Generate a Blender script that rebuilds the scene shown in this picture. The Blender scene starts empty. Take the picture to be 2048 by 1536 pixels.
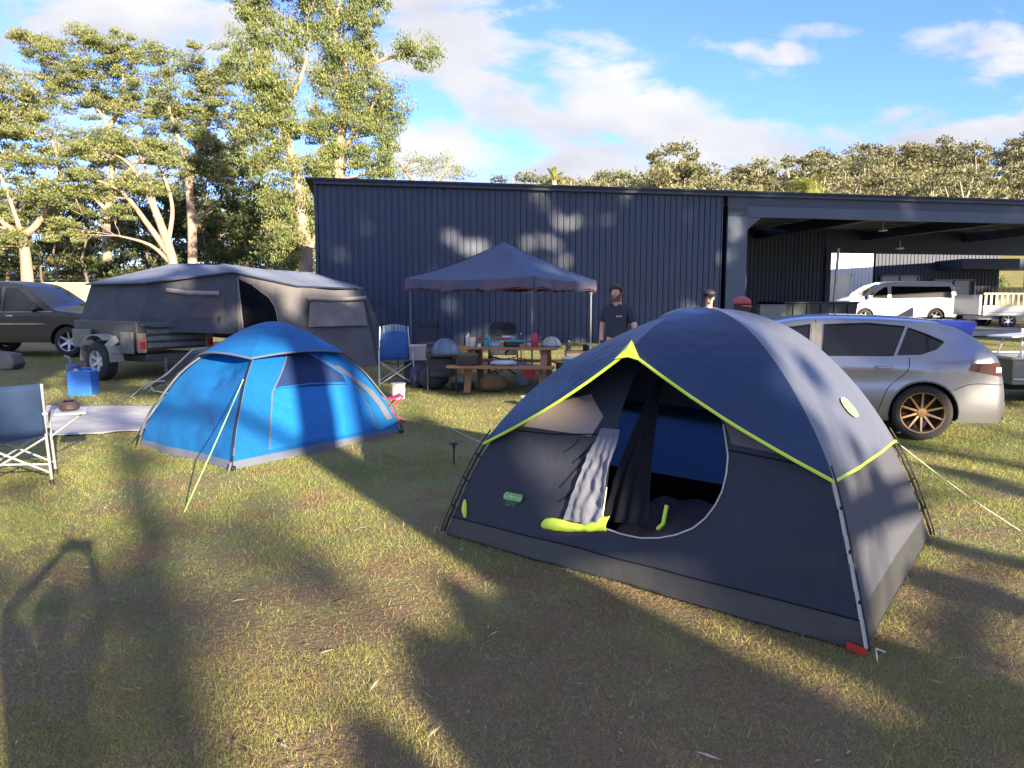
import bpy, bmesh, math, random
import numpy as np
from mathutils import Vector, Matrix, noise as mnoise
from mathutils.geometry import delaunay_2d_cdt
random.seed(7); RNG = np.random.default_rng(11)
PI = math.pi
scene = bpy.context.scene
COL = scene.collection
# ------------------------------------------------------------------ camera
CH = 1.62; FPX = 1490.0; PITCH = math.atan(164 / FPX)
cam = bpy.data.cameras.new("camera"); camo = bpy.data.objects.new("camera", cam); COL.objects.link(camo)
camo.location = (0, 0, CH); camo.rotation_euler = (PI/2 - PITCH, 0, 0)
cam.sensor_width = 36; cam.lens = 36 * FPX / 2048; cam.clip_start = 0.02; cam.clip_end = 4000
scene.camera = camo
# ------------------------------------------------------------------ light
SUN_AZ = math.radians(149.3); SUN_EL = math.radians(16.0)      # azimuth clockwise from +Y
SUND = Vector((math.sin(SUN_AZ)*math.cos(SUN_EL), math.cos(SUN_AZ)*math.cos(SUN_EL), math.sin(SUN_EL)))
sl = bpy.data.lights.new("sun", 'SUN'); sl.energy = 5.0; sl.angle = math.radians(0.5); sl.color = (1.0, 0.83, 0.60)
slo = bpy.data.objects.new("sun", sl); COL.objects.link(slo)
slo.rotation_euler = SUND.to_track_quat('Z', 'Y').to_euler()
scene.view_settings.view_transform = 'Standard'; scene.view_settings.look = 'None'
scene.view_settings.gamma = 1; scene.view_settings.exposure = 2.04
scene.view_settings.use_curve_mapping = False
SKY_STR = 0.15
def ray(px, py):
    a = (px-1024)/FPX; b = -(py-768)/FPX
    return Vector((a, math.cos(PITCH)+b*math.sin(PITCH), -math.sin(PITCH)+b*math.cos(PITCH)))
w = bpy.data.worlds.new("World"); scene.world = w; w.use_nodes = True
def build_world():
    nt = w.node_tree; nt.nodes.clear(); N = nt.nodes.new; L = nt.links.new
    out = N('ShaderNodeOutputWorld'); bg = N('ShaderNodeBackground'); bg.inputs[1].default_value = 1
    sky = N('ShaderNodeTexSky'); sky.sky_type = 'NISHITA'; sky.sun_disc = False
    sky.sun_elevation = SUN_EL; sky.sun_rotation = SUN_AZ; sky.air_density = 1.0; sky.dust_density = 0.05; sky.ozone_density = 1.6
    def mth(op, a, b=None, c=None, clamp=False):
        n = N('ShaderNodeMath'); n.operation = op; n.use_clamp = clamp
        for i, v in enumerate((a, b, c)):
            if v is None: continue
            if isinstance(v, (int, float)): n.inputs[i].default_value = v
            else: L(v, n.inputs[i])
        return n.outputs[0]
    tc = N('ShaderNodeTexCoord'); sp = N('ShaderNodeSeparateXYZ'); L(tc.outputs['Generated'], sp.inputs[0])
    yy = mth('MAXIMUM', sp.outputs[1], 0.12)
    u = mth('DIVIDE', sp.outputs[0], yy); v = mth('DIVIDE', sp.outputs[2], yy)
    cb = N('ShaderNodeCombineXYZ'); L(u, cb.inputs[0]); L(v, cb.inputs[1])
    def nz(scale, det, rough, dist=0.0, off=0):
        mp = N('ShaderNodeMapping'); mp.inputs['Scale'].default_value = (1.0, 2.3, 1); mp.inputs['Location'].default_value = (off, off*.7, off)
        mp.inputs['Rotation'].default_value = (0, 0, math.radians(-24))
        L(cb.outputs[0], mp.inputs[0]); n = N('ShaderNodeTexNoise'); n.inputs['Scale'].default_value = scale
        n.inputs['Detail'].default_value = det; n.inputs['Roughness'].default_value = rough; n.inputs['Distortion'].default_value = dist
        L(mp.outputs[0], n.inputs['Vector']); return n.outputs['Fac']
    # cloud banks, (px,py) centre, half axes in px, tilt deg, weight
    blobs = [(290,35,300,75,3,.95),(930,60,190,95,8,.75),(1160,80,300,42,12,.5),(930,150,160,35,10,.65),(1290,225,270,85,24,.9),
             (1150,290,230,70,26,.85),(1120,345,260,60,0,1.0),(1420,300,240,75,6,1.0),(1480,255,130,60,20,.8),(1850,280,210,60,0,.95),(1790,238,65,42,-20,.8),
             (1980,95,170,42,8,.75),(1620,212,75,26,8,.45),(880,310,110,60,15,.85),(1460,95,160,22,6,.42),(10,160,70,40,0,.6),
             (1700,60,200,14,0,.2),(1640,330,430,30,0,1.0),(1080,180,90,45,25,.6),(650,130,260,60,0,.5),(250,330,500,120,0,.35),(2180,260,160,80,0,.7),(-250,120,250,90,0,.8)]
    acc = None
    for (px, py, rx, ry, rot, wt) in blobs:
        d = ray(px, py); e = ray(px+rx, py)
        mp = N('ShaderNodeMapping'); mp.vector_type = 'TEXTURE'
        mp.inputs['Location'].default_value = (d.x/d.y, d.z/d.y, 0); mp.inputs['Rotation'].default_value = (0, 0, math.radians(-rot))
        mp.inputs['Scale'].default_value = (rx/FPX*1.25, ry/FPX*1.25, 1)
        L(cb.outputs[0], mp.inputs[0])
        ln = N('ShaderNodeVectorMath'); ln.operation = 'LENGTH'; L(mp.outputs[0], ln.inputs[0])
        q = mth('SUBTRACT', 1.0, ln.outputs['Value'], clamp=True)
        q = mth('MULTIPLY', mth('POWER', q, .55), wt)
        acc = q if acc is None else mth('MAXIMUM', acc, q)
    n1 = nz(6.5, 12, .58, .35, 3.1); n2 = nz(4.0, 6, .5, .0, 9.2)
    dens = mth('ADD', acc, mth('MULTIPLY', mth('SUBTRACT', n1, .5), 2.3))
    mr = N('ShaderNodeMapRange'); mr.interpolation_type = 'SMOOTHSTEP'; L(dens, mr.inputs[0])
    mr.inputs[1].default_value = .20; mr.inputs[2].default_value = .72
    # front banks fade out; clouds added behind and overhead for neutral fill light
    ok = N('ShaderNodeMapRange'); L(sp.outputs[1], ok.inputs[0]); ok.inputs[1].default_value = .1; ok.inputs[2].default_value = .3
    n3 = N('ShaderNodeTexNoise'); n3.inputs['Scale'].default_value = 2.6; n3.inputs['Detail'].default_value = 7; n3.inputs['Roughness'].default_value = .55; L(tc.outputs['Generated'], n3.inputs['Vector'])
    m3 = N('ShaderNodeMapRange'); m3.interpolation_type = 'SMOOTHSTEP'; L(n3.outputs['Fac'], m3.inputs[0]); m3.inputs[1].default_value = .36; m3.inputs[2].default_value = .56
    bk = N('ShaderNodeMapRange'); L(sp.outputs[1], bk.inputs[0]); bk.inputs[1].default_value = .38; bk.inputs[2].default_value = .12; bk.inputs[3].default_value = 0; bk.inputs[4].default_value = 1
    hi = N('ShaderNodeMapRange'); L(v, hi.inputs[0]); hi.inputs[1].default_value = .62; hi.inputs[2].default_value = .95
    bkm = mth('MULTIPLY', mth('MAXIMUM', bk.outputs[0], hi.outputs[0]), mth('MULTIPLY', m3.outputs[0], .75))
    mask = mth('MAXIMUM', mth('MULTIPLY', mr.outputs[0], ok.outputs[0], clamp=True), bkm)
    cr = N('ShaderNodeMix'); cr.data_type = 'RGBA'; L(mth('MULTIPLY', mth('SUBTRACT', n2, .30), 3.4, clamp=True), cr.inputs[0])
    k = CLOUD = .225
    cr.inputs[6].default_value = (.74*k, .77*k, .90*k, 1); cr.inputs[7].default_value = (1.08*k, 1.08*k, 1.12*k, 1)
    sc = N('ShaderNodeVectorMath'); sc.operation = 'MULTIPLY'; L(sky.outputs[0], sc.inputs[0]); sc.inputs[1].default_value = (SKY_STR*SKYT[0], SKY_STR*SKYT[1], SKY_STR*SKYT[2])
    mx = N('ShaderNodeMix'); mx.data_type = 'RGBA'; L(mask, mx.inputs[0]); L(sc.outputs[0], mx.inputs[6]); L(cr.outputs[2], mx.inputs[7])
    L(mx.outputs[2], bg.inputs[0]); L(bg.outputs[0], out.inputs[0])
SKYT = (.285, .36, .73)
build_world()
# ------------------------------------------------------------------ helpers
def gz(x, y):
    z = 0.0 if y < 6 else (0.025*(y-6)**2/8 if y < 10 else 0.025*(min(y, 70)-8))
    if y > 62:
        t = min(1.0, (y-62)/90.0); t = t*t*(3-2*t)
        z += t*(8.8 + 12.5/(1+math.exp(-(x-45)/32.0)) - 3.0/(1+math.exp((x+10)/25.0)))
    return z
def G(px, py):
    d = ray(px, py); t = .5
    for i in range(80): t = (gz(t*d.x, t*d.y)-CH)/d.z
    return Vector((t*d.x, t*d.y, gz(t*d.x, t*d.y)))
def P(px, py, dep):
    d = ray(px, py); t = dep/d.y
    return Vector((t*d.x, dep, CH+t*d.z))
MATS = {}
def mk(name, c, c2=None, rough=.6, metal=0.0, scale=6.0, det=5, bump=0.0, bscale=40.0, stretch=(1,1,1), coat=0.0, trans=0.0, spec=.5, contrast=.5, alpha=1.0, sheen=0.0):
    if name in MATS: return MATS[name]
    m = bpy.data.materials.new(name); m.use_nodes = True; nt = m.node_tree; N = nt.nodes.new; L = nt.links.new
    b = nt.nodes['Principled BSDF']; b.inputs['Roughness'].default_value = rough; b.inputs['Metallic'].default_value = metal
    b.inputs['Coat Weight'].default_value = coat; b.inputs['Specular IOR Level'].default_value = spec
    b.inputs['Transmission Weight'].default_value = trans; b.inputs['Alpha'].default_value = alpha
    if coat: b.inputs['Coat Roughness'].default_value = .06
    c2 = c2 or tuple(x*.72 for x in c)
    tc = N('ShaderNodeTexCoord'); mp = N('ShaderNodeMapping'); mp.inputs['Scale'].default_value = stretch; L(tc.outputs['Object'], mp.inputs[0])
    n = N('ShaderNodeTexNoise'); n.inputs['Scale'].default_value = scale; n.inputs['Detail'].default_value = det; L(mp.outputs[0], n.inputs['Vector'])
    mr = N('ShaderNodeMapRange'); L(n.outputs['Fac'], mr.inputs[0]); mr.inputs[1].default_value = .5-contrast/2; mr.inputs[2].default_value = .5+contrast/2
    mx = N('ShaderNodeMix'); mx.data_type = 'RGBA'; L(mr.outputs[0], mx.inputs[0])
    mx.inputs[6].default_value = (*c2, 1); mx.inputs[7].default_value = (*c, 1); L(mx.outputs[2], b.inputs['Base Color'])
    if bump:
        n2 = N('ShaderNodeTexNoise'); n2.inputs['Scale'].default_value = bscale; n2.inputs['Detail'].default_value = 4; L(mp.outputs[0], n2.inputs['Vector'])
        bp = N('ShaderNodeBump'); bp.inputs['Strength'].default_value = 1; bp.inputs['Distance'].default_value = bump
        L(n2.outputs['Fac'], bp.inputs['Height']); L(bp.outputs[0], b.inputs['Normal'])
    MATS[name] = m; return m
def fabric(name, c, c2=None, rough=.75, thin=.25, scale=2.5, bump=.006, bscale=6.0, stretch=(1,1,1), weave=0.0):
    """tent cloth: some light comes through it"""
    if name in MATS: return MATS[name]
    m = mk(name, c, c2, rough=rough, scale=scale, bump=bump, bscale=bscale, stretch=stretch, spec=.35)
    nt = m.node_tree; N = nt.nodes.new; L = nt.links.new; b = nt.nodes['Principled BSDF']; out = nt.nodes['Material Output']
    tl = N('ShaderNodeBsdfTranslucent'); tl.inputs[0].default_value = (*c, 1)
    ms = N('ShaderNodeMixShader'); ms.inputs[0].default_value = thin; L(b.outputs[0], ms.inputs[1]); L(tl.outputs[0], ms.inputs[2]); L(ms.outputs[0], out.inputs[0])
    return m
def tag(o, label=None, cat=None, group=None, kind=None):
    if label: o['label'] = label
    if cat: o['category'] = cat
    if group: o['group'] = group
    if kind: o['kind'] = kind
    return o
def thing(name, label, cat, loc=(0,0,0), rz=0.0, group=None):
    o = bpy.data.objects.new(name, None); COL.objects.link(o); o.location = loc; o.rotation_euler = (0,0,rz)
    o.empty_display_size = .1
    return tag(o, label, cat, group)
class MB:
    def __init__(s): s.v = []; s.f = []; s.mi = []; s.m = 0
    def add(s, vs, fs, mat=None):
        o = len(s.v); s.v += [tuple(v) for v in vs]; s.f += [tuple(i+o for i in f) for f in fs]; s.mi += [s.m if mat is None else mat]*len(fs); return s
    def box(s, c, d, R=None, mat=None):
        x, y, z = (k/2 for k in d); c = Vector(c)
        vs = [Vector((a*x, b*y, e*z)) for a in (-1,1) for b in (-1,1) for e in (-1,1)]
        if R is not None: vs = [R @ v for v in vs]
        return s.add([c+v for v in vs], [(0,1,3,2),(4,6,7,5),(0,4,5,1),(2,3,7,6),(0,2,6,4),(1,5,7,3)], mat)
    def bar(s, a, b, wd, ht, mat=None, up=(0,0,1)):
        a = Vector(a); b = Vector(b); d = (b-a); l = d.length; d.normalize(); u = Vector(up)
        if abs(d.dot(u)) > .98: u = Vector((0,1,0))
        x = d.cross(u).normalized(); z = x.cross(d).normalized()
        R = Matrix((x, d, z)).transposed(); return s.box((a+b)/2, (wd, l, ht), R, mat)
    def tube(s, pts, r, n=8, mat=None, caps=True):
        pts = [Vector(p) for p in pts]; rs = r if isinstance(r, (list, tuple)) else [r]*len(pts)
        vs = []; fs = []; prev = None
        for i, p in enumerate(pts):
            d = (pts[min(i+1, len(pts)-1)] - pts[max(i-1, 0)]).normalized()
            u = prev if prev is not None else (Vector((0,0,1)) if abs(d.z) < .9 else Vector((1,0,0)))
            x = (u - d*u.dot(d)).normalized(); y = d.cross(x); prev = x
            for k in range(n):
                a = 2*PI*k/n; vs.append(p + (x*math.cos(a)+y*math.sin(a))*rs[i])
        for i in range(len(pts)-1):
            for k in range(n): fs.append((i*n+k, i*n+(k+1)%n, (i+1)*n+(k+1)%n, (i+1)*n+k))
        if caps: fs.append(tuple(range(n-1, -1, -1))); fs.append(tuple((len(pts)-1)*n+k for k in range(n)))
        return s.add(vs, fs, mat)
    def lathe(s, prof, c=(0,0,0), n=20, R=None, mat=None, caps=True):
        c = Vector(c); vs = []; fs = []
        for (r, z) in prof:
            for k in range(n):
                a = 2*PI*k/n; v = Vector((r*math.cos(a), r*math.sin(a), z)); vs.append(c + (R @ v if R is not None else v))
        for i in range(len(prof)-1):
            for k in range(n): fs.append((i*n+k, i*n+(k+1)%n, (i+1)*n+(k+1)%n, (i+1)*n+k))
        if caps and prof[0][0] > 1e-4: fs.append(tuple(range(n-1, -1, -1)))
        if caps and prof[-1][0] > 1e-4: fs.append(tuple((len(prof)-1)*n+k for k in range(n)))
        return s.add(vs, fs, mat)
    def ell(s, c, r, R=None, n=12, mat=None):
        prof = [(max(1e-5, math.sin(PI*i/8)), -math.cos(PI*i/8)) for i in range(9)]
        M = Matrix.Diagonal(Vector(r)); M = (R @ M) if R is not None else M
        return s.lathe(prof, c, n, M, mat)
    def prism(s, pts2, h, frame=None, mat=None):
        """polygon in xy extruded along z by h; frame = 4x4"""
        F = frame or Matrix.Identity(4); n = len(pts2)
        vs = [F @ Vector((x, y, 0)) for x, y in pts2] + [F @ Vector((x, y, h)) for x, y in pts2]
        fs = [tuple(range(n-1, -1, -1)), tuple(range(n, 2*n))] + [(i, (i+1)%n, n+(i+1)%n, n+i) for i in range(n)]
        return s.add(vs, fs, mat)
    def grid(s, fn, nu, nv, mat=None):
        vs = [fn(i/nu, j/nv) for j in range(nv+1) for i in range(nu+1)]
        fs = [(j*(nu+1)+i, j*(nu+1)+i+1, (j+1)*(nu+1)+i+1, (j+1)*(nu+1)+i) for j in range(nv) for i in range(nu)]
        return s.add(vs, fs, mat)
    def build(s, name, mats, parent=None, smooth=False, bevel=0.0, solid=0.0, label=None, ang=35):
        me = bpy.data.meshes.new(name); me.from_pydata(s.v, [], s.f)
        for m in (mats if isinstance(mats, (list, tuple)) else [mats]): me.materials.append(m)
        me.polygons.foreach_set('material_index', s.mi)
        o = bpy.data.objects.new(name, me); COL.objects.link(o)
        if smooth:
            me.shade_smooth()
            if ang < 180: me.set_sharp_from_angle(angle=math.radians(ang))
        me.update()
        if solid: md = o.modifiers.new('solid', 'SOLIDIFY'); md.thickness = solid; md.offset = 0
        if bevel: md = o.modifiers.new('bevel', 'BEVEL'); md.width = bevel; md.segments = 2; md.limit_method = 'ANGLE'
        if parent: o.parent = parent
        if label: o['label'] = label
        return o
def inpoly(x, y, poly):
    c = False; n = len(poly); j = n-1
    for i in range(n):
        xi, yi = poly[i]; xj, yj = poly[j]
        if (yi > y) != (yj > y) and x < (xj-xi)*(y-yi)/(yj-yi)+xi: c = not c
        j = i
    return c
def cdt(S, bound, regions, step, sx=1.0):
    """triangulate 2-D outline with inner regions, map through S. returns {key: MB}; region key None = hole"""
    polys = [('base', bound)] + regions; V = []; E = []
    def dens(poly):
        out = []
        for i in range(len(poly)):
            a = poly[i]; b = poly[(i+1)%len(poly)]; n = max(1, int(math.hypot((b[0]-a[0])*sx, b[1]-a[1])/step))
            out += [(a[0]+(b[0]-a[0])*k/n, a[1]+(b[1]-a[1])*k/n) for k in range(n)]
        return out
    for key, poly in polys:
        d = dens(poly); o = len(V); V += d; E += [(o+i, o+(i+1)%len(d)) for i in range(len(d))]
    xs = [p[0] for p in bound]; ys = [p[1] for p in bound]; VA = np.array(V); GP = []
    nx = int((max(xs)-min(xs))*sx/step)+1; ny = int((max(ys)-min(ys))/step)+1
    for i in range(1, nx):
        for j in range(1, ny):
            x = min(xs)+(max(xs)-min(xs))*i/nx; y = min(ys)+(max(ys)-min(ys))*j/ny
            if inpoly(x, y, bound) and (((VA[:,0]-x)*sx)**2+(VA[:,1]-y)**2).min() > (step*.35)**2: GP.append((x, y))
    pts = [Vector(p) for p in V + GP]
    r = delaunay_2d_cdt(pts, E, [], 0, 1e-6)
    vs = r[0]; res = {}
    maps = {}
    for f in r[2]:
        cx = sum(vs[i][0] for i in f)/len(f); cy = sum(vs[i][1] for i in f)/len(f)
        if not inpoly(cx, cy, bound): continue
        key = 'base'
        for k, poly in regions:
            if inpoly(cx, cy, poly): key = k
        if key is None: continue
        mb, mp = res.setdefault(key, (MB(), {}))
        idx = []
        for i in f:
            if i not in mp: mp[i] = len(mb.v); mb.v.append(tuple(S(vs[i][0], vs[i][1])))
            idx.append(mp[i])
        mb.f.append(tuple(idx)); mb.mi.append(0)
    return {k: v[0] for k, v in res.items()}
def lerp(a, b, t): return a+(b-a)*t
def smooth_line(pts, n=6):
    pts = [Vector(p) for p in pts]; out = []
    for i in range(len(pts)-1):
        p0 = pts[max(i-1,0)]; p1 = pts[i]; p2 = pts[i+1]; p3 = pts[min(i+2, len(pts)-1)]
        for k in range(n):
            t = k/n; out.append(.5*((2*p1)+(p2-p0)*t+(2*p0-5*p1+4*p2-p3)*t*t+(3*p1-p0-3*p2+p3)*t**3))
    out.append(pts[-1]); return out
def npmesh(name, verts, faces_n, mats, rnd=None, parent=None, tris=False):
    """verts (N,3), every consecutive k verts is one face"""
    k = 3 if tris else 4; n = len(verts)//k
    me = bpy.data.meshes.new(name); me.vertices.add(n*k); me.vertices.foreach_set('co', np.ascontiguousarray(verts, dtype=np.float32).ravel())
    me.loops.add(n*k); me.loops.foreach_set('vertex_index', np.arange(n*k, dtype=np.int32))
    me.polygons.add(n); me.polygons.foreach_set('loop_start', np.arange(0, n*k, k, dtype=np.int32))
    me.update(calc_edges=True)
    if rnd is not None:
        at = me.attributes.new('rnd', 'FLOAT', 'FACE'); at.data.foreach_set('value', rnd.astype(np.float32))
    me.materials.append(mats)
    if name is None: return me
    o = bpy.data.objects.new(name, me); COL.objects.link(o)
    if parent: o.parent = parent
    return o
# ------------------------------------------------------------------ ground
def ground_nodes(m, blades):
    nt = m.node_tree; N = nt.nodes.new; L = nt.links.new; b = nt.nodes['Principled BSDF']
    b.inputs['Roughness'].default_value = .8 if not blades else .6; b.inputs['Specular IOR Level'].default_value = .25
    g = N('ShaderNodeNewGeometry')
    def nz(s, d=4, r=.55):
        n = N('ShaderNodeTexNoise'); n.inputs['Scale'].default_value = s; n.inputs['Detail'].default_value = d; n.inputs['Roughness'].default_value = r
        L(g.outputs['Position'], n.inputs['Vector']); return n.outputs['Fac']
    def rng(x, a, c, lo=0, hi=1):
        r = N('ShaderNodeMapRange'); L(x, r.inputs[0]); r.inputs[1].default_value = a; r.inputs[2].default_value = c
        r.inputs[3].default_value = lo; r.inputs[4].default_value = hi; return r.outputs[0]
    def mix(f, a, c):
        x = N('ShaderNodeMix'); x.data_type = 'RGBA'; (L(f, x.inputs[0]) if not isinstance(f, float) else setattr(x.inputs[0], 'default_value', f))
        for i, q in ((6, a), (7, c)):
            if isinstance(q, tuple): x.inputs[i].default_value = (*q, 1)
            else: L(q, x.inputs[i])
        return x.outputs[2]
    def mul(a, c):
        x = N('ShaderNodeMath'); x.operation = 'MULTIPLY'; L(a, x.inputs[0]); L(c, x.inputs[1]) if not isinstance(c, float) else setattr(x.inputs[1], 'default_value', c); return x.outputs[0]
    def add(a, c):
        x = N('ShaderNodeMath'); x.operation = 'ADD'; L(a, x.inputs[0]); L(c, x.inputs[1]); return x.outputs[0]
    sep = N('ShaderNodeSeparateXYZ'); L(g.outputs['Position'], sep.inputs[0])
    big = nz(.55, 3); mid = nz(2.2, 5, .6); fine = nz(26, 4, .7)
    near = rng(sep.outputs[1], 2.4, 6.5, 1, 0)
    if blades:
        at = N('ShaderNodeAttribute'); at.attribute_name = 'rnd'
        green = mix(rng(big, .35, .65), (.285,.315,.085), (.165,.225,.065))
        c = mix(rng(add(at.outputs['Fac'], mul(near, .26)), .46, .98), green, (.49,.42,.16))
        c = mix(mul(rng(mid, .5, .72), rng(at.outputs['Fac'], .1, .5)), c, (.36,.22,.11))
        L(c, b.inputs['Base Color'])
        tl = N('ShaderNodeBsdfTranslucent'); L(c, tl.inputs[0]); ms = N('ShaderNodeMixShader'); ms.inputs[0].default_value = .3
        L(b.outputs[0], ms.inputs[1]); L(tl.outputs[0], ms.inputs[2]); L(ms.outputs[0], nt.nodes['Material Output'].inputs[0])
    else:
        grass = mix(rng(big, .35, .65), (.24,.255,.08), (.15,.19,.065))
        grass = mix(rng(mid, .46, .66), grass, (.29,.24,.105))
        soil = mix(rng(fine, .35, .65), (.075,.048,.030), (.25,.165,.10))
        bare = mul(rng(add(mid, mul(near, .34)), .50, .74), rng(fine, .3, .6, .5, 1))
        c = mix(bare, grass, soil)
        c = mix(rng(nz(70, 4, .85), .38, .66, 0, .75), c, (.085,.07,.035))
        c = mix(rng(nz(190, 2, .8), .5, .7, 0, .6), c, (.40,.31,.17))
        L(c, b.inputs['Base Color'])
        bp = N('ShaderNodeBump'); bp.inputs['Distance'].default_value = .05; bp.inputs['Strength'].default_value = .9; L(add(fine, mid), bp.inputs['Height']); L(bp.outputs[0], b.inputs['Normal'])
mg = bpy.data.materials.new('lawn_soil'); mg.use_nodes = True; ground_nodes(mg, False)
mgb = bpy.data.materials.new('lawn_blades'); mgb.use_nodes = True; ground_nodes(mgb, True)
def axis(segs):
    out = []
    for a, b, s in segs:
        n = max(1, int(round((b-a)/s))); out += [a+(b-a)*i/n for i in range(n)]
    return out + [segs[-1][1]]
ys = axis([(-400,-60,60),(-60,-8,6),(-8,2,1),(2,12,.1),(12,30,.5),(30,80,3),(80,200,8),(200,900,70),(900,3000,500)])
xs = axis([(-2500,-500,400),(-500,-80,50),(-80,-14,5),(-14,14,.14),(14,80,4),(80,300,15),(300,900,80),(900,2500,400)])
def gh(x, y):
    z = gz(x, y)
    if -14 <= x <= 14 and 1 < y < 30: z += .012*mnoise.noise(Vector((x*1.3, y*1.3, 0)))+.006*mnoise.noise(Vector((x*5, y*5, 3)))
    return z
gm = MB(); nx = len(xs)
gm.v = [(x, y, gh(x, y)) for y in ys for x in xs]
gm.f = [(j*nx+i, j*nx+i+1, (j+1)*nx+i+1, (j+1)*nx+i) for j in range(len(ys)-1) for i in range(nx-1)]; gm.mi = [0]*len(gm.f)
tag(gm.build('ground', mg, smooth=True, ang=180), 'mown grassy campsite ground with bare dry patches', 'ground', kind='structure')
# footprints no blade grows through
F = Vector((1.63,3.29,0)); Lc = Vector((-.46,5.06,0)); BR = Vector((2.87,4.98,0)); BL = Lc+BR-F; C0 = (Lc+BR)/2
bF = Vector((-2.69,7.04,0)); bL = Vector((-4.18,8.23,0)); bR = Vector((-1.36,9.02,0)); bB = bL+bR-bF; bC = (bL+bR)/2
TARP = [(-5.75,8.62),(-6.95,10.9),(-5.2,11.0),(-3.8,9.4)]
# shed frame
SO = Vector((-5.5,21.5,0)); SU = Vector((.981,.193,0)).normalized(); SV = Vector((-SU.y, SU.x, 0))
def W(u, v, z): return SO + SU*u + SV*v + Vector((0,0,z))
def blades():
    K = 185000; y0, y1 = 2.2, 24.0; n = int(K*1.55*math.log(y1/y0))
    y = y0*np.exp(RNG.random(n)*math.log(y1/y0)); x = (RNG.random(n)-.5)*1.55*y
    keep = np.ones(n, bool)
    def inside(poly, sh=1.0):
        c = np.zeros(n, bool); m = len(poly)
        cx = sum(p[0] for p in poly)/m; cy = sum(p[1] for p in poly)/m
        q = [(cx+(p[0]-cx)*sh, cy+(p[1]-cy)*sh) for p in poly]; j = m-1
        for i in range(m):
            xi, yi = q[i]; xj, yj = q[j]
            c ^= ((yi > y) != (yj > y)) & (x < (xj-xi)*(y-yi)/(yj-yi+1e-12)+xi); j = i
        return c
    for poly in ([F.xy, BR.xy, BL.xy, Lc.xy], [bF.xy, bR.xy, bB.xy, bL.xy], TARP): keep &= ~inside([(p[0], p[1]) for p in poly], .985)
    s = W(-.3, -.05, 0); keep &= ~((x-s.x)*SV.x+(y-s.y)*SV.y > 0)
    # bare patches are thin
    nv = np.array([mnoise.noise(Vector((a*.9, b*.9, 5))) + .6*mnoise.noise(Vector((a*3.3, b*3.3, 1))) for a, b in zip(x, y)])
    keep &= RNG.random(n) > np.clip((nv+.10)*2.2+np.clip((5.5-y)*.17, 0, .50), 0, .80)
    x = x[keep]; y = y[keep]; nv = nv[keep]; n = len(x)
    z = np.array([gh(a, b) for a, b in zip(x, y)])-.004
    sc = np.clip(y/4.0, .8, 3.2)
    h = (.008+.017*RNG.random(n)**1.4)*np.clip(sc, 1, 1.5); wd = .0017*sc*(.7+.6*RNG.random(n))
    tl_ = RNG.random(n) < .035; h = np.where(tl_, h*1.9, h); wd = np.where(tl_, wd*1.3, wd); a = RNG.random(n)*2*PI; dx = np.cos(a); dy = np.sin(a); b = RNG.random(n)*2*PI; le = (.2+1.3*RNG.random(n))*h
    v = np.empty((n, 3, 3))
    v[:,0] = np.c_[x-dx*wd, y-dy*wd, z]; v[:,1] = np.c_[x+dx*wd, y+dy*wd, z]; v[:,2] = np.c_[x+np.cos(b)*le, y+np.sin(b)*le, z+h]
    rnd = np.clip(RNG.random(n)*.75+nv*.6+.1+np.clip((5-y)*.05, 0, .15), 0, 1)
    o = npmesh('grass', v.reshape(-1, 3), None, mgb, rnd, tris=True)
    tag(o, 'short dry green and straw coloured lawn grass', 'grass', kind='stuff')
blades()
def litter():
    n = 1300; v = []; r = []
    for i in range(n):
        y = 2.2*math.exp(random.random()**1.2*math.log(9/2.2)); x = (random.random()-.5)*1.5*y
        if y < 5 and random.random() < .35: x = -abs(x)*.9
        if inpoly(x, y, [tuple(p.xy) for p in (F, BR, BL, Lc)]) or inpoly(x, y, [tuple(p.xy) for p in (bF, bR, bB, bL)]): continue
        l = random.uniform(.010, .032) if random.random() < .86 else random.uniform(.045, .10); wd = l*random.uniform(.14, .30) if l < .06 else l*.11
        a = random.uniform(0, PI); z = gh(x, y)+.014+random.random()*.008; d = Vector((math.cos(a), math.sin(a), random.uniform(-.15,.15))); s = Vector((-d.y, d.x, random.uniform(-.5,.5))).normalized()
        c = Vector((x, y, z)); k = random.uniform(.0,.05)*l
        p = [c-d*l/2, c-d*l*.1+s*wd/2+Vector((0,0,k)), c+d*l/2, c+d*l*.05-s*wd/2+Vector((0,0,k*.6))]
        v += [tuple(q) for q in p]; r.append(random.random())
    m = bpy.data.materials.new('dry_leaf'); m.use_nodes = True; nt = m.node_tree; at = nt.nodes.new('ShaderNodeAttribute'); at.attribute_name = 'rnd'
    cr = nt.nodes.new('ShaderNodeValToRGB'); e = cr.color_ramp.elements; e[0].color = (.10,.05,.028,1); e[1].color = (.36,.32,.27,1)
    for p_, c_ in ((.35,(.20,.105,.05,1)),(.65,(.30,.20,.12,1)),(.85,(.34,.30,.27,1))): q = e.new(p_); q.color = c_
    nt.links.new(at.outputs['Fac'], cr.inputs[0]); nt.links.new(cr.outputs[0], nt.nodes['Principled BSDF'].inputs['Base Color']); nt.nodes['Principled BSDF'].inputs['Roughness'].default_value = .7
    tag(npmesh('leaf_litter', np.array(v), None, m, np.array(r)), 'fallen gum leaves and bark strips scattered on the lawn', 'leaf litter', kind='stuff')
litter()
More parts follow.
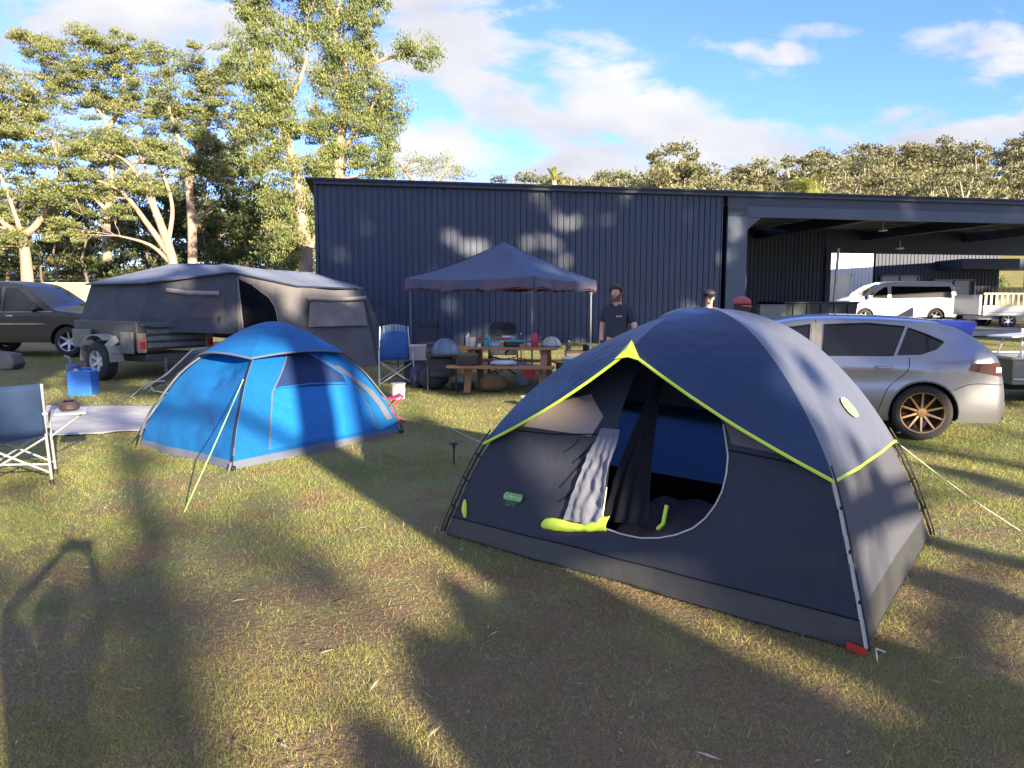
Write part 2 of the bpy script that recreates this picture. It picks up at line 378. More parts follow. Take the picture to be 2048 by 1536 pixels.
# ------------------------------------------------------------------ shed
m_navy = mk('navy_steel', (.013,.031,.080), (.010,.025,.066), rough=.42, metal=.05, scale=1.2, spec=.5)
m_navy2 = mk('navy_flashing', (.030,.042,.075), rough=.45, metal=.3)
m_post = mk('blue_grey_steel', (.050,.075,.115), (.042,.063,.098), rough=.5, metal=.2, scale=3)
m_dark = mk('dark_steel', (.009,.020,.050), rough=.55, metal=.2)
m_purl = mk('galvanised_steel', (.10,.12,.15), rough=.5, metal=.3, scale=20)
m_conc = mk('concrete', (.36,.35,.33), (.26,.25,.23), rough=.9, scale=3, bump=.004, bscale=60)
def ribbed(mb, fn, u0, u1, zb, zt, pitch=.19, d=.032, mat=None, nz_=1):
    """trapezoid rib sheet; fn(u, depth, z)"""
    us = []; u = u0
    while u < u1-1e-3:
        for du, dd in ((0,0),(.135,0),(.148,d),(.177,d),(.19,0)):
            q = u+du/.19*pitch
            if q <= u1+1e-6 and (not us or q > us[-1][0]+1e-5): us.append((q, dd))
        u += pitch
    n = len(us); vs = []
    for j in range(nz_+1):
        for q, dd in us: vs.append(fn(q, dd, lerp(zb(q) if callable(zb) else zb, zt(q) if callable(zt) else zt, j/nz_)))
    fs = [(j*n+i, j*n+i+1, (j+1)*n+i+1, (j+1)*n+i) for j in range(nz_) for i in range(n-1)]
    return mb.add(vs, fs, mat)
def base(u, v=0): p = W(u, v, 0); return gz(p.x, p.y)
ZT = 4.95; UP = 12.49; UE = 34.0; VD = 8.0
shed = thing('steel_shed', 'large navy ribbed steel shed with open drive-through bay', 'shed', SO)
def sp(name, mb, m, **k):
    o = mb.build(name, m, None, **k); o.parent = shed; o.matrix_parent_inverse = Matrix.Translation(-SO); return o
mb = MB(); ribbed(mb, lambda u, d, z: W(u, -d, z), 0.02, UP, lambda u: base(u)-.05, ZT); sp('front_wall', mb, m_navy)
mb = MB(); ribbed(mb, lambda u, d, z: W(-d+.0, VD-u, z), 0.0, VD-.02, lambda u: base(0, VD-u)-.05, ZT); sp('side_wall', mb, m_navy)
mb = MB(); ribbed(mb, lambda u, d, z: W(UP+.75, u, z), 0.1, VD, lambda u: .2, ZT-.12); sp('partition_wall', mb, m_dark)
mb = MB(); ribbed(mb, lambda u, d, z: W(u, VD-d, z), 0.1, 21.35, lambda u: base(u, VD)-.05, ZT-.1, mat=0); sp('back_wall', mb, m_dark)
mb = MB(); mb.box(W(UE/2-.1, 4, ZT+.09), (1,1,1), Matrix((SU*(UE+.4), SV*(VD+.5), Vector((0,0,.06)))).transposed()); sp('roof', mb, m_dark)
mb = MB(); mb.bar(W(-.08,-.1,ZT+.02), W(UE,-.1,ZT+.02), .14, .13); sp('gutter', mb, m_navy2, bevel=.01)
mb = MB(); mb.bar(W(-.04,-.03,.2), W(-.04,-.03,ZT), .09, .09); sp('corner_flashing', mb, m_navy2)
mb = MB(); mb.bar(W(UP+.35,-.04,.3), W(UP+.35,-.04,ZT-.33), .68, .10, up=(SV.x,SV.y,0)); 
# chamfer brace
fr = Matrix((( SU.x,0,-SV.x,0),(SU.y,0,-SV.y,0),(0,1,0,0),(0,0,0,1))); fr.translation = W(0,.01,0)
mb.prism([(UP+.69,3.90),(UP+.69,4.27),(UP+1.15,4.27)], .10, fr); sp('bay_post', mb, m_post)
mb = MB(); mb.bar(W(UP+.01,-.04,ZT-.50), W(UE,-.04,ZT-.50), .10, .33); sp('bay_beam', mb, m_post)
mb = MB(); mb.bar(W(UP+.01,-.02,ZT-.18), W(UE,-.02,ZT-.18), .06, .30); sp('fascia', mb, m_navy2)
for v in (.9, 1.9, 2.9, 3.9, 4.9, 5.9, 6.9):
    mb = MB(); mb.bar(W(UP+.8,v,ZT-.12), W(UE,v,ZT-.12), .07, .2); sp('purlin', mb, m_purl)
for u in (18.0, 23.2, 28.4):
    mb = MB(); mb.bar(W(u,.1,ZT-.42), W(u,VD-.1,ZT-.42), .14, .38); sp('rafter', mb, m_post)
mb = MB(); mb.bar(W(21.35,VD,ZT-.62), W(UE,VD,ZT-.62), .12, 1.1); sp('rear_header', mb, m_dark)
for u in (21.45,):
    mb = MB(); mb.bar(W(u,VD-.05,.4), W(u,VD-.05,ZT-.9), .22, .2); sp('rear_post', mb, m_dark)
mb = MB(); mb.bar(W(20.62,6.2,.5), W(20.74,6.2,3.85), .09, .09); sp('brace_pipe', mb, mk('white_pipe', (.75,.76,.78), rough=.4))
for (px, py, dd) in ((1766,458,29),(1800,494,31)):
    p = P(px, py, dd); mb = MB(); mb.lathe([(.02,0),(.16,-.03),(.17,-.07),(.05,-.09)], (p.x,p.y,p.z), 14); mb.bar((p.x,p.y,p.z),(p.x,p.y,p.z+.25),.02,.02)
    sp('bay_lamp', mb, mk('lamp_white', (.7,.7,.7), rough=.4))
mb = MB(); c = W(24, 4.4, base(24,4.4)-.02); mb.box(c, (1,1,1), Matrix((SU*21, SV*9.4, Vector((0,0,.14)))).transposed())
o = mb.build('concrete_slab', m_conc); tag(o, 'grey concrete slab under the shed bay', 'paving', kind='structure')
# building far behind, light ribbed
m_lrib = mk('pale_steel', (.52,.57,.64), (.45,.50,.57), rough=.4, metal=.2, scale=1)
t = thing('storage_building', 'pale ribbed metal building with cream roller door seen through shed bay', 'building', (18,40.05,0))
mb = MB(); ribbed(mb, lambda u, d, z: (u, 40.05-d, z), 16.2, 19.22, .6, 5.0); mb.box((17.72,42.1,2.8),(3.0,3.9,4.4)); mb.build('wall', m_lrib).parent = t
mb = MB(); mb.box((17.25,39.98,1.9),(1.42,.06,2.2)); mb.build('roller_door', mk('cream_door', (.85,.80,.62), rough=.5, stretch=(.1,.1,12), scale=4), t)
mb = MB(); mb.box((18.02,39.97,1.95),(.09,.08,2.4)); mb.box((17.25,39.97,3.06),(1.6,.08,.12)); mb.box((16.9,39.94,1.95),(.06,.06,2.3)); mb.build('door_frame', mk('white_trim', (.75,.75,.73)), t)
for ob in t.children: ob.matrix_parent_inverse = Matrix.Translation(-t.location)
t = thing('office_building', 'dark navy building with framed windows behind white van', 'building', (22.5,40,0))
def ch(o, t): o.parent = t; o.matrix_parent_inverse = (Matrix.Translation(t.location) @ Matrix.Rotation(t.rotation_euler.z, 4, 'Z')).inverted(); return o
mb = MB(); ribbed(mb, lambda u, d, z: (u, 40-d, z), 19.3, 25.9, .6, 5.6); mb.box((22.6,40.5,3.1),(6.58,.8,5.0)); ch(mb.build('wall', m_dark), t)
mb = MB(); mb.box((27.5,38.8,3.52),(10,2.4,.5)); ch(mb.build('awning', m_dark), t)
mb = MB(); mb.bar((25.75,37.7,.7),(25.75,37.7,3.3),.12,.12); ch(mb.build('awning_post', mk('white_trim', (.75,.75,.73))), t)
for (a, b, y0, y1) in ((1762,1834,552,600),(1866,1945,560,612)):
    p = P(a, y0, 39.95); q = P(b, y1, 39.95); mb = MB(); c = (p+q)/2; wd = q.x-p.x; ht = p.z-q.z
    for (cx, cz, sx, sz) in ((0,ht/2,wd,.1),(0,-ht/2,wd,.1),(-wd/2,0,.1,ht),(wd/2,0,.1,ht),(0,0,.06,ht)): mb.box((c.x+cx,39.9,c.z+cz),(sx,.1,sz))
    o = ch(mb.build('window_frame', m_purl), t)
    mb = MB(); mb.box((c.x,39.93,c.z),(wd,.02,ht)); g_ = mb.build('window_pane', mk('dark_glass', (.02,.03,.05), rough=.08, spec=.8)); g_.parent = o; g_.matrix_parent_inverse = Matrix.Identity(4)
# cream fences
m_cream = mk('cream_fence', (.40,.37,.20), (.36,.33,.17), rough=.6, scale=.6)
def colorfence(name, a, b, h, label, group=None):
    a = Vector(a); b = Vector(b); t = thing(name, label, 'fence', (a.x, a.y, gz(a.x, a.y)), 0, group); d = (b-a).normalized(); nrm = Vector((d.y, -d.x, 0)); Ln = (b-a).length
    mb = MB(); ribbed(mb, lambda u, dd, z: a+d*u+nrm*dd+Vector((0,0,z+gz((a+d*u).x,(a+d*u).y))), 0, Ln, .02, h, pitch=.3, d=.03); ch(mb.build('fence_panel', m_cream, solid=.006), t)
    mb = MB(); mb.bar(a+Vector((0,0,gz(a.x,a.y)+h+.02)), b+Vector((0,0,gz(b.x,b.y)+h+.02)), .07, .06); ch(mb.build('top_rail', mk('cream_rail', (.55,.52,.38))), t)
    k = 0.0
    while k <= Ln: 
        p = a+d*k; mb = MB(); mb.box((p.x,p.y,gz(p.x,p.y)+h/2),(.06,.09,h)); ch(mb.build('fence_post', mk('cream_rail', (.55,.52,.38))), t); k += 2.4
colorfence('boundary_fence', (-32,35.5,0), (-16.5,35,0), 1.80, 'cream ribbed metal fence behind the dark car and camper')
colorfence('side_fence', (26.0,41.5,0), (34,41,0), 1.55, 'low cream ribbed fence far right beyond the shed bay')
# house beyond the fence
t = thing('far_house', 'low house with grey roof beyond the cream fence', 'house', (-29,52,gz(-29,52)))
mb = MB(); mb.box((-30,53,2.2),(13,6,2.6)); ch(mb.build('wall', mk('house_wall', (.16,.15,.14))), t)
mb = MB(); z0 = 3.05; mb.add([(-37,49.6,z0),(-22.8,49.6,z0),(-22.8,56.4,z0),(-37,56.4,z0),(-35,53,z0+.75),(-25.5,53,z0+.75)], [(0,1,5,4),(1,2,5),(2,3,4,5),(3,0,4),(3,2,1,0)]); ch(mb.build('roof', mk('house_roof', (.33,.36,.42), rough=.5, metal=.2)), t)
# ------------------------------------------------------------------ trees
def leafmat(name, cols, trans=.35):
    m = bpy.data.materials.new(name); m.use_nodes = True; nt = m.node_tree; N = nt.nodes.new; L = nt.links.new; b = nt.nodes['Principled BSDF']
    at = N('ShaderNodeAttribute'); at.attribute_name = 'rnd'; cr = N('ShaderNodeValToRGB'); e = cr.color_ramp.elements
    e[0].color = (*cols[0], 1); e[1].color = (*cols[-1], 1)
    for i in range(1, len(cols)-1): q = e.new(i/(len(cols)-1)); q.color = (*cols[i], 1)
    L(at.outputs['Fac'], cr.inputs[0]); L(cr.outputs[0], b.inputs['Base Color']); b.inputs['Roughness'].default_value = .5; b.inputs['Specular IOR Level'].default_value = .4
    tl = N('ShaderNodeBsdfTranslucent'); L(cr.outputs[0], tl.inputs[0]); ms = N('ShaderNodeMixShader'); ms.inputs[0].default_value = trans
    L(b.outputs[0], ms.inputs[1]); L(tl.outputs[0], ms.inputs[2]); L(ms.outputs[0], nt.nodes['Material Output'].inputs[0]); return m
LG = leafmat('gum_leaves', [(.10,.140,.055),(.17,.205,.080),(.245,.265,.10),(.32,.315,.13)], .38)
LB = leafmat('bright_leaves', [(.095,.145,.055),(.165,.215,.075),(.24,.27,.092),(.32,.315,.12)], .38)
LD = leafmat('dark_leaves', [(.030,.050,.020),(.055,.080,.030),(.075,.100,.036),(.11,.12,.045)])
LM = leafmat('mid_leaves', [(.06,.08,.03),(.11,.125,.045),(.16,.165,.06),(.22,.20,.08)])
LF = leafmat('far_leaves', [(.085,.100,.055),(.14,.15,.075),(.19,.185,.09),(.25,.225,.11)], .25)
BK = mk('gum_bark', (.40,.31,.24), (.22,.155,.11), rough=.8, scale=2.2, stretch=(3,3,.5), bump=.01, bscale=20)
BKD = mk('dark_bark', (.16,.12,.10), (.09,.07,.06), rough=.9, scale=3, stretch=(3,3,.5), bump=.01, bscale=20)
BKF = mk('pale_bark', (.40,.33,.27), (.26,.20,.16), rough=.8, scale=1)
def leaves(cen, rad, per, size, asp=.42, flat=.7, droop=.5, shell=.5, seed=None):
    """clumps of leaf-sized quads; cen (N,3), rad (N,)"""
    g = np.random.default_rng(seed) if seed is not None else RNG
    cen = np.repeat(np.asarray(cen, float), per, 0); rad = np.repeat(np.asarray(rad, float), per)
    n = len(cen); d = g.normal(size=(n,3)); d /= np.linalg.norm(d, axis=1)[:,None]
    d[:,2] = np.where(d[:,2] < 0, d[:,2]*.45, d[:,2]); r = (g.random(n)**(1/3)*(1-shell)+shell*(.72+.28*g.random(n)))*(1+.25*g.normal(size=n))
    c = cen + d*(r*rad)[:,None]*np.array([1,1,flat])
    ax = g.normal(size=(n,3)); ax[:,2] -= droop*1.6; ax /= np.linalg.norm(ax, axis=1)[:,None]
    s = np.cross(ax, g.normal(size=(n,3))); s /= np.linalg.norm(s, axis=1)[:,None]
    L_ = size*(.6+.8*g.random(n))[:,None]
    v = np.empty((n,4,3)); v[:,0] = c-ax*L_*.5; v[:,1] = c+s*L_*asp*.5-ax*L_*.05; v[:,2] = c+ax*L_*.5; v[:,3] = c-s*L_*asp*.5+ax*L_*.05
    base_ = np.repeat(g.random(n//per)*.5, per)
    rnd = np.clip(base_ + .5*g.random(n) + .12*d[:,2], 0, 1)
    return v.reshape(-1,3), rnd
def poly_tube(mb, a, b, r0, r1, wob=.06, n=5, seg=5):
    a = Vector(a); b = Vector(b); l = (b-a).length; pts = []
    for i in range(seg+1):
        t = i/seg; p = a.lerp(b, t); k = wob*l*math.sin(PI*t)
        p += Vector((random.uniform(-1,1), random.uniform(-1,1), random.uniform(-.2,1.0)))*k*.6; pts.append(p)
    mb.tube(pts, [lerp(r0, r1, i/seg) for i in range(seg+1)], n, caps=False); return pts
def tree(name, label, dep, stems, blobs, group, leafm=LG, bark=BK, sub=.55, per=165, size=.15, dens=1.15, limb=.45, zspread=.55, flat=.7, cat='tree', droop=.5, asp=.42):
    """stems: [(r0, r1, [(px,py,ddepth)...])], blobs: [(px,py,rx,ry)] measured on the photo, at distance dep"""
    b0 = P(stems[0][2][0][0], stems[0][2][0][1], dep); root = Vector((b0.x, b0.y, gz(b0.x, b0.y)))
    t = thing(name, label, cat, root, 0, group); tk = MB(); nodes = []
    for k, (r0, r1, pl) in enumerate(stems):
        pts = [P(q[0], q[1], dep+(q[2] if len(q) > 2 else 0))-root for q in pl]
        if k == 0: pts = [Vector((pts[0].x, pts[0].y, -.15))] + ([pts[0]] if pts[0].z > .3 else []) + pts[1:]
        pts = smooth_line(pts, 5); m = len(pts)
        rs = [lerp(r0, r1, i/(m-1))*(1+.25*max(0, 1-i/2.0) if k == 0 else 1) for i in range(m)]
        tk.tube(pts, rs, 8); nodes += [(p, r) for p, r in zip(pts, rs)][m//4 if k == 0 else 0:]
    cen = []; rad = []; sc = dep/FPX
    for (px, py, rx, ry) in blobs:
        c = P(px, py, dep)-root; RX = rx*sc; RZ = ry*sc; RY = RX*zspread+.3
        nn = max(2, int(dens*2.3*(RX*RZ+RX*RY*.5)/(sub*sub)))
        for i in range(nn):
            d = Vector((random.gauss(0,1), random.gauss(0,1), random.gauss(0,1))).normalized()
            q = random.random()**.5; rr = sub*random.uniform(.55, 1.2)
            p = c+Vector((d.x*RX*q, d.y*RY*q, d.z*RZ*q)); cen.append(p); rad.append(rr)
    for c in cen:
        if random.random() > limb: continue
        p, r = min(nodes, key=lambda q: (q[0]-c).length + (3 if q[0].z > c.z else 0))
        pts = poly_tube(tk, p, c, min(r*.55, .05+.012*(p-c).length), .012, n=4, seg=4)
        nodes.append((pts[2], .04))
    tk.build('trunk', bark, t, smooth=True, ang=180)
    v, r = leaves([tuple(c) for c in cen], rad, per, size, flat=flat, droop=droop, asp=asp)
    o = npmesh('crown', v, None, leafm, r, t); return t
gA = 'gum trees behind the camper and shed'
tree('gum_tree', 'pale-trunked gum tree at left picture edge with long low limbs', 41,
     [(.42,.22,[(58,600),(52,520),(45,470)]),(.2,.05,[(47,475),(0,440),(-60,380)]),(.22,.06,[(46,472),(80,440),(120,350),(100,270)]),(.15,.04,[(47,480),(20,400),(-20,300)])],
     [(-60,330,110,70),(40,270,90,45),(0,210,70,45),(-80,230,90,60),(60,180,50,25),(20,480,50,26),(90,390,60,40),(-50,440,70,45),(0,150,30,12)], gA)
tree('gum_tree', 'tall spreading gum tree with rounded top, trunk beside the camper roof', 52,
     [(.42,.26,[(218,600),(214,500),(212,440)]),(.24,.06,[(212,445),(225,330),(215,250),(165,180)]),(.2,.05,[(216,260),(245,200),(245,140)]),(.2,.05,[(213,400),(270,330),(330,250)]),(.16,.04,[(212,420),(150,350),(110,280)])],
     [(90,90,75,22),(180,80,60,22),(240,95,75,35),(150,130,100,32),(320,110,40,20),(60,75,35,10),(120,170,80,35),(270,160,80,40),(200,210,90,40),(70,220,60,30),(300,230,70,40),(180,290,100,35),(280,300,80,40),(390,98,18,7),(445,95,18,8),(380,90,14,8)], gA, dens=.95)
tree('gum_tree', 'many-stemmed leaning gum tree with cream limbs over the camper', 40,
     [(.34,.16,[(352,600),(345,520),(318,440),(285,360)]),(.2,.05,[(340,510),(300,455),(245,385),(190,360)]),(.14,.04,[(335,490),(345,420),(330,360),(300,300)]),(.13,.04,[(345,530),(300,490),(230,470)]),(.12,.04,[(312,430),(300,360),(270,290)]),(.12,.03,[(300,400),(260,330),(210,300)])],
     [(170,310,80,28),(255,290,75,32),(330,315,60,30),(210,370,85,32),(120,390,60,35),(300,370,50,26),(130,460,55,32),(160,350,60,20),(230,430,50,20),(90,330,50,20)], gA, leafm=LG, sub=.6, limb=.3, flat=.6)
tree('gum_tree', 'straight grey gum tree between leaning gum and tall gum, twiggy top', 46,
     [(.36,.2,[(384,600),(385,480),(380,400),(372,300)]),(.18,.05,[(378,380),(400,280),(418,200),(420,120)]),(.16,.05,[(375,330),(345,240),(330,190)]),(.14,.05,[(386,470),(405,430),(450,395)])],
     [(400,150,75,35),(350,200,60,40),(430,215,70,40),(380,260,60,35),(470,165,50,20),(430,300,70,45),(390,340,50,35),(460,350,50,35),(480,110,26,10)], gA, bark=mk('brown_gum_bark', (.42,.32,.26), (.25,.18,.14), rough=.85, scale=2, stretch=(3,3,.5)))
tree('gum_tree', 'very tall gum tree left of the shed, pale trunk, crown past picture top', 33,
     [(.36,.26,[(607,620),(612,520),(604,440),(600,380)]),(.22,.06,[(602,400),(585,320),(560,230),(520,150),(508,60),(500,-60)]),(.13,.05,[(612,520),(632,470),(650,430)]),(.14,.04,[(560,230),(600,160),(620,80)]),(.1,.03,[(585,310),(540,280),(500,250)])],
     [(500,30,55,60),(560,-30,80,70),(495,130,50,45),(540,190,60,40),(560,90,55,40),(520,250,60,40),(590,270,60,40),(545,330,60,40),(610,350,45,40),(570,420,50,50),(525,180,30,60),(590,490,45,45),(560,180,40,50),(630,420,30,40)],
     gA, leafm=LB, sub=.5, per=190, size=.13, limb=.45, dens=1.25, flat=1.15, droop=1.1, asp=.36)
tree('gum_tree', 'very tall gum tree rising behind shed corner with branch reaching right', 34,
     [(.36,.24,[(690,640),(685,480),(680,380),(676,290)]),(.22,.05,[(677,300),(690,220),(690,130),(670,60),(690,-40)]),(.12,.03,[(690,170),(740,130),(810,110),(868,120)]),(.12,.04,[(677,310),(720,250),(765,180)]),(.1,.03,[(678,330),(640,260),(630,180)])],
     [(700,20,70,45),(640,60,50,50),(740,70,35,50),(820,100,40,16),(855,112,26,26),(690,110,70,40),(640,150,45,40),(760,180,50,45),(690,190,60,40),(730,240,70,40),(780,270,40,40),(650,250,50,40),(700,310,60,30),(760,330,50,30),(650,330,50,40),(640,-30,60,50),(735,-30,50,50),(795,215,26,30)],
     gA, leafm=LB, sub=.5, per=190, size=.13, limb=.45, dens=1.25, flat=1.15, droop=1.1, asp=.36)
tree('gum_tree', 'lower yellow-green gum tree right of the tall gums behind shed roof', 58,
     [(.3,.16,[(850,640),(852,480),(850,380)]),(.16,.05,[(850,400),(810,340),(790,320)]),(.14,.05,[(850,400),(890,340),(900,320)])],
     [(800,325,45,26),(850,345,50,30),(890,330,40,22),(925,352,35,18),(760,340,40,26),(860,385,80,25)], gA, sub=.8, per=70)
gB = 'dark undergrowth trees along the boundary fence'
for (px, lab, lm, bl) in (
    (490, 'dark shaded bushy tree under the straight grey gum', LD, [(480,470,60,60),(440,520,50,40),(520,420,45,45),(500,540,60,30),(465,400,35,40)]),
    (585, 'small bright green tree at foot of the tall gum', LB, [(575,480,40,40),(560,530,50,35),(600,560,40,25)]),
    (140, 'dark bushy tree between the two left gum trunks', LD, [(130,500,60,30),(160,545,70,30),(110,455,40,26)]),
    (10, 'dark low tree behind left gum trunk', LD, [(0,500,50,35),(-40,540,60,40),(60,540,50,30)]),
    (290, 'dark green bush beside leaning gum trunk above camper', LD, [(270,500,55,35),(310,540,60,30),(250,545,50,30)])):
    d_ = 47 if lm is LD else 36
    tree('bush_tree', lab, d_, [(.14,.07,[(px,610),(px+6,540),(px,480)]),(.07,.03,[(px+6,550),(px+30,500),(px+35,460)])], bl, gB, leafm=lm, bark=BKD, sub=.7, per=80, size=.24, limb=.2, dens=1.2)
# taller background trees closing the gaps
for (px, lab, dd, bl) in ((-20,'dense olive tree mass behind left edge gum trees',66,[(-60,400,130,90),(30,430,90,80),(-40,520,120,50),(60,520,60,40)]),
    (170,'olive background tree behind the spreading gum',68,[(150,430,90,70),(200,500,90,45),(120,520,80,40),(230,420,60,60)]),
    (330,'shadowy background tree behind the leaning gum stems',64,[(300,440,90,60),(380,470,80,60),(300,520,90,40),(340,390,70,40)]),
    (500,'tall dusky background tree between grey gum and tall gum',60,[(480,330,60,70),(520,420,70,70),(450,430,70,70),(540,510,80,45),(430,510,80,40),(500,250,35,50)]),
    (640,'olive background tree hard against the shed corner',52,[(620,470,40,70),(640,400,40,50),(600,540,50,30)])):
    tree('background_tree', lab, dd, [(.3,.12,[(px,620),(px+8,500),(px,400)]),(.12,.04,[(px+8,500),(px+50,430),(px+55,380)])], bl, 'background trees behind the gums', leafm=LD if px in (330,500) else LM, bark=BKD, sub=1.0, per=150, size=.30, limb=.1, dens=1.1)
# thin dark saplings
for i, (px, top, dd) in enumerate(((118,420,45),(165,380,44),(262,430,48),(420,440,50),(90,470,46))):
    r_ = P(px, 600, dd); root = Vector((r_.x, r_.y, gz(r_.x, r_.y))); t = thing('sapling', ['thin dark sapling near left gum trunk','forked dark sapling left of spreading gum','thin bare sapling right of spreading gum','slim sapling behind the camper roof peak','short bare sapling behind the dark car'][i], 'sapling', root, 0, 'bare saplings behind the fence')
    mb = MB(); a = Vector((0,0,-.1)); b = P(px+random.uniform(-25,25), top, dd)-root; pts = poly_tube(mb, a, b, .11, .03, .05, 6, 7)
    for k in range(5): q = pts[random.randint(3,6)]; poly_tube(mb, q, q+Vector((random.uniform(-1.2,1.2), random.uniform(-.5,.5), random.uniform(.6,1.6))), .03, .008, .1, 4, 3)
    mb.build('trunk', BKD, t, smooth=True, ang=180)
# far forest on the hill: one mass
def forest():
    V = []; Rr = []; tk = MB(); g = np.random.default_rng(5)
    for i in range(330):
        y = random.uniform(78, 175); x = random.uniform(-.62, 1.05)*y*.72
        if x < -.28*y and random.random() < .55: continue
        z = gz(x, y); h = random.uniform(10, 14.5)*(.9 if x < 0 else 1); w_ = random.uniform(2.6, 4.2)
        n = random.randint(8, 12); cs = []; 
        for k in range(n):
            a = random.uniform(0, 2*PI); q = random.random()**.6; cs.append((x+w_*q*math.cos(a), y+w_*q*math.sin(a), z+h*random.uniform(.50, .93)-.25*q*w_))
        rr = [random.uniform(1.1, 1.9) for _ in cs]
        v, r = leaves(cs, rr, 150, .46 if y > 110 else .38, flat=.55, seed=i, asp=.5)
        V.append(v); Rr.append(np.clip(r*.75+random.uniform(-.15,.3), 0, 1))
        tk.tube([(x,y,z-.3),(x+random.uniform(-.6,.6),y,z+h*.5),(x+random.uniform(-1.5,1.5),y,z+h*.85)], [.3,.2,.06], 5, caps=False)
        for k in range(3): tk.tube([(x,y,z+h*.4), cs[k]], [.15,.04], 4, caps=False)
    V = np.concatenate(V); Rr = np.concatenate(Rr)
    # one object: leaves plus trunks
    o = npmesh('forest', V, None, LF, Rr); 
    m2 = tk.build('forest_trunks', BKF, o, smooth=True, ang=180); m2['kind'] = 'stuff'; m2.name = 'trunks'
    tag(o, 'eucalypt forest covering the hill beyond the shed roof', 'forest', kind='stuff')
forest()
tree('emergent_gum', 'tall umbrella-topped gum standing above the hill forest over shed', 88,
     [(.35,.16,[(1345,620),(1348,450),(1345,370)]),(.16,.05,[(1346,400),(1310,340),(1300,320)]),(.16,.05,[(1346,390),(1350,330),(1360,300)]),(.14,.05,[(1346,400),(1390,345),(1395,325)])],
     [(1355,300,32,9),(1305,318,28,12),(1385,318,24,12),(1345,345,50,18),(1310,365,40,14),(1390,365,35,16)], None, leafm=LF, bark=BKF, sub=1.0, per=80, size=.42)
def palm(px, py, dep, rf, label, nf=22, upright=0.0):
    c = P(px, py, dep); z0 = gz(c.x, c.y); t = thing('palm_tree', label, 'palm', (c.x, c.y, z0), 0, 'palms above the shed roof')
    mb = MB(); mb.tube([(0,0,-.1),(.1,0,(c.z-z0)*.5),(0,0,c.z-z0)], [.26,.2,.17], 8); mb.build('trunk', BKF, t, smooth=True)
    V = []
    for i in range(nf):
        a = 2*PI*i/nf*2.4; el = random.uniform(.1, 1.25)+upright; d = Vector((math.cos(a)*math.cos(el), math.sin(a)*math.cos(el), math.sin(el))); p = Vector((0,0,c.z-z0)); 
        for s_ in range(9):
            q = p+d*rf/9; d = (d+Vector((0,0,-.17))).normalized(); side = d.cross(Vector((0,0,1))).normalized()
            for sd in (-1, 1):
                for k in range(2):
                    o = p.lerp(q, k/2); l = rf*.30*(1-.5*abs(s_-4)/5); tip = o+side*sd*l*.8+d*l*.5-Vector((0,0,l*.35))
                    V += [o, o+d*.07, tip, tip]
            V += [p, p+side*.03, q, q-side*.03]; p = q
    npmesh('fronds', np.array([tuple(v) for v in V]), None, leafmat('palm_leaves', [(.14,.19,.04),(.30,.33,.07),(.42,.38,.10)]) if 'palm_leaves' not in bpy.data.materials else bpy.data.materials['palm_leaves'], np.random.default_rng(3).random(len(V)//4), t)
palm(1614, 380, 46, 1.7, 'yellow-green palm with spread fronds above right part of shed roof', 30)
palm(1108, 362, 52, 1.0, 'small upright dark palm above middle of shed roof', 16, .5)
tree('small_tree', 'small yellow-leaved tree beside office post far right', 46, [(.08,.04,[(2000,625),(2000,580)])], [(1998,562,14,14)], None, leafm=LB, sub=.4, per=60, size=.2, limb=0)
# ------------------------------------------------------------------ tents
PRB = [(0,0),(.095,.42),(.18,.69),(.27,.92),(.36,1.07),(.45,1.2),(.57,1.35),(.75,1.48),(.9,1.535),(1,1.545)]
PRL = [(0,0),(.10,.395),(.19,.655),(.35,.955),(.53,1.19),(.73,1.365),(.91,1.495),(1,1.545)]
PRF = [(0,0),(.093,.44),(.166,.725),(.263,.946),(.419,1.2),(.593,1.40),(.754,1.505),(.86,1.54),(1,1.545)]
PRR = [(0,0),(.09,.37),(.185,.67),(.354,1.045),(.563,1.355),(.766,1.505),(.926,1.54),(1,1.545)]
PRS = [(0,0),(.095,.34),(.2,.56),(.33,.80),(.45,.95),(.62,1.11),(.8,1.26),(.92,1.325),(1,1.34)]
def polefn(A, C, PR):
    L_ = (C.xy-A.xy).length; a = [(r*L_, z) for r, z in PR]; s = [0]
    for i in range(1, len(a)): s.append(s[-1]+math.hypot(a[i][0]-a[i-1][0], a[i][1]-a[i-1][1]))
    s = [q/s[-1] for q in s]
    def f(v):
        v = max(0, min(1, v)); i = 0
        while i < len(s)-2 and s[i+1] < v: i += 1
        n = len(s); m = lambda k: ((s[min(k+1,n-1)]-s[max(k-1,0)]) or 1)
        t = (v-s[i])/(s[i+1]-s[i]); h = s[i+1]-s[i]; res = []
        for c in (0, 1):
            y0, y1 = PR[i][c], PR[i+1][c]; d0 = (PR[min(i+1,n-1)][c]-PR[max(i-1,0)][c])/m(i)*h; d1 = (PR[min(i+2,n-1)][c]-PR[i][c])/m(i+1)*h
            res.append((2*t**3-3*t*t+1)*y0+(t**3-2*t*t+t)*d0+(-2*t**3+3*t*t)*y1+(t**3-t*t)*d1)
        return Vector((A.x+(C.x-A.x)*res[0], A.y+(C.y-A.y)*res[0], res[1]+.012+A.z))
    return f
def wrinkle(p, amp, k=4.0, seed=0.0):
    return amp*(mnoise.noise(p*k+Vector((seed,0,0)))+.5*mnoise.noise(p*k*2.3+Vector((0,seed,0))))
def panel_fn(fa, fb, sag=.03, amp=.006, seed=0.0, off=0.0, cen=None, k=4.0):
    def S(u, v):
        a = fa(v); b = fb(v); p = a.lerp(b, u); n = (cen-p); n.z = 0; n.normalize() if n.length > 1e-4 else None
        e = math.sin(PI*min(1,max(0,u)))
        return p + n*(sag*e*math.sin(PI*min(1,v*1.0))+e*wrinkle(p, amp, k, seed)-off)
    return S
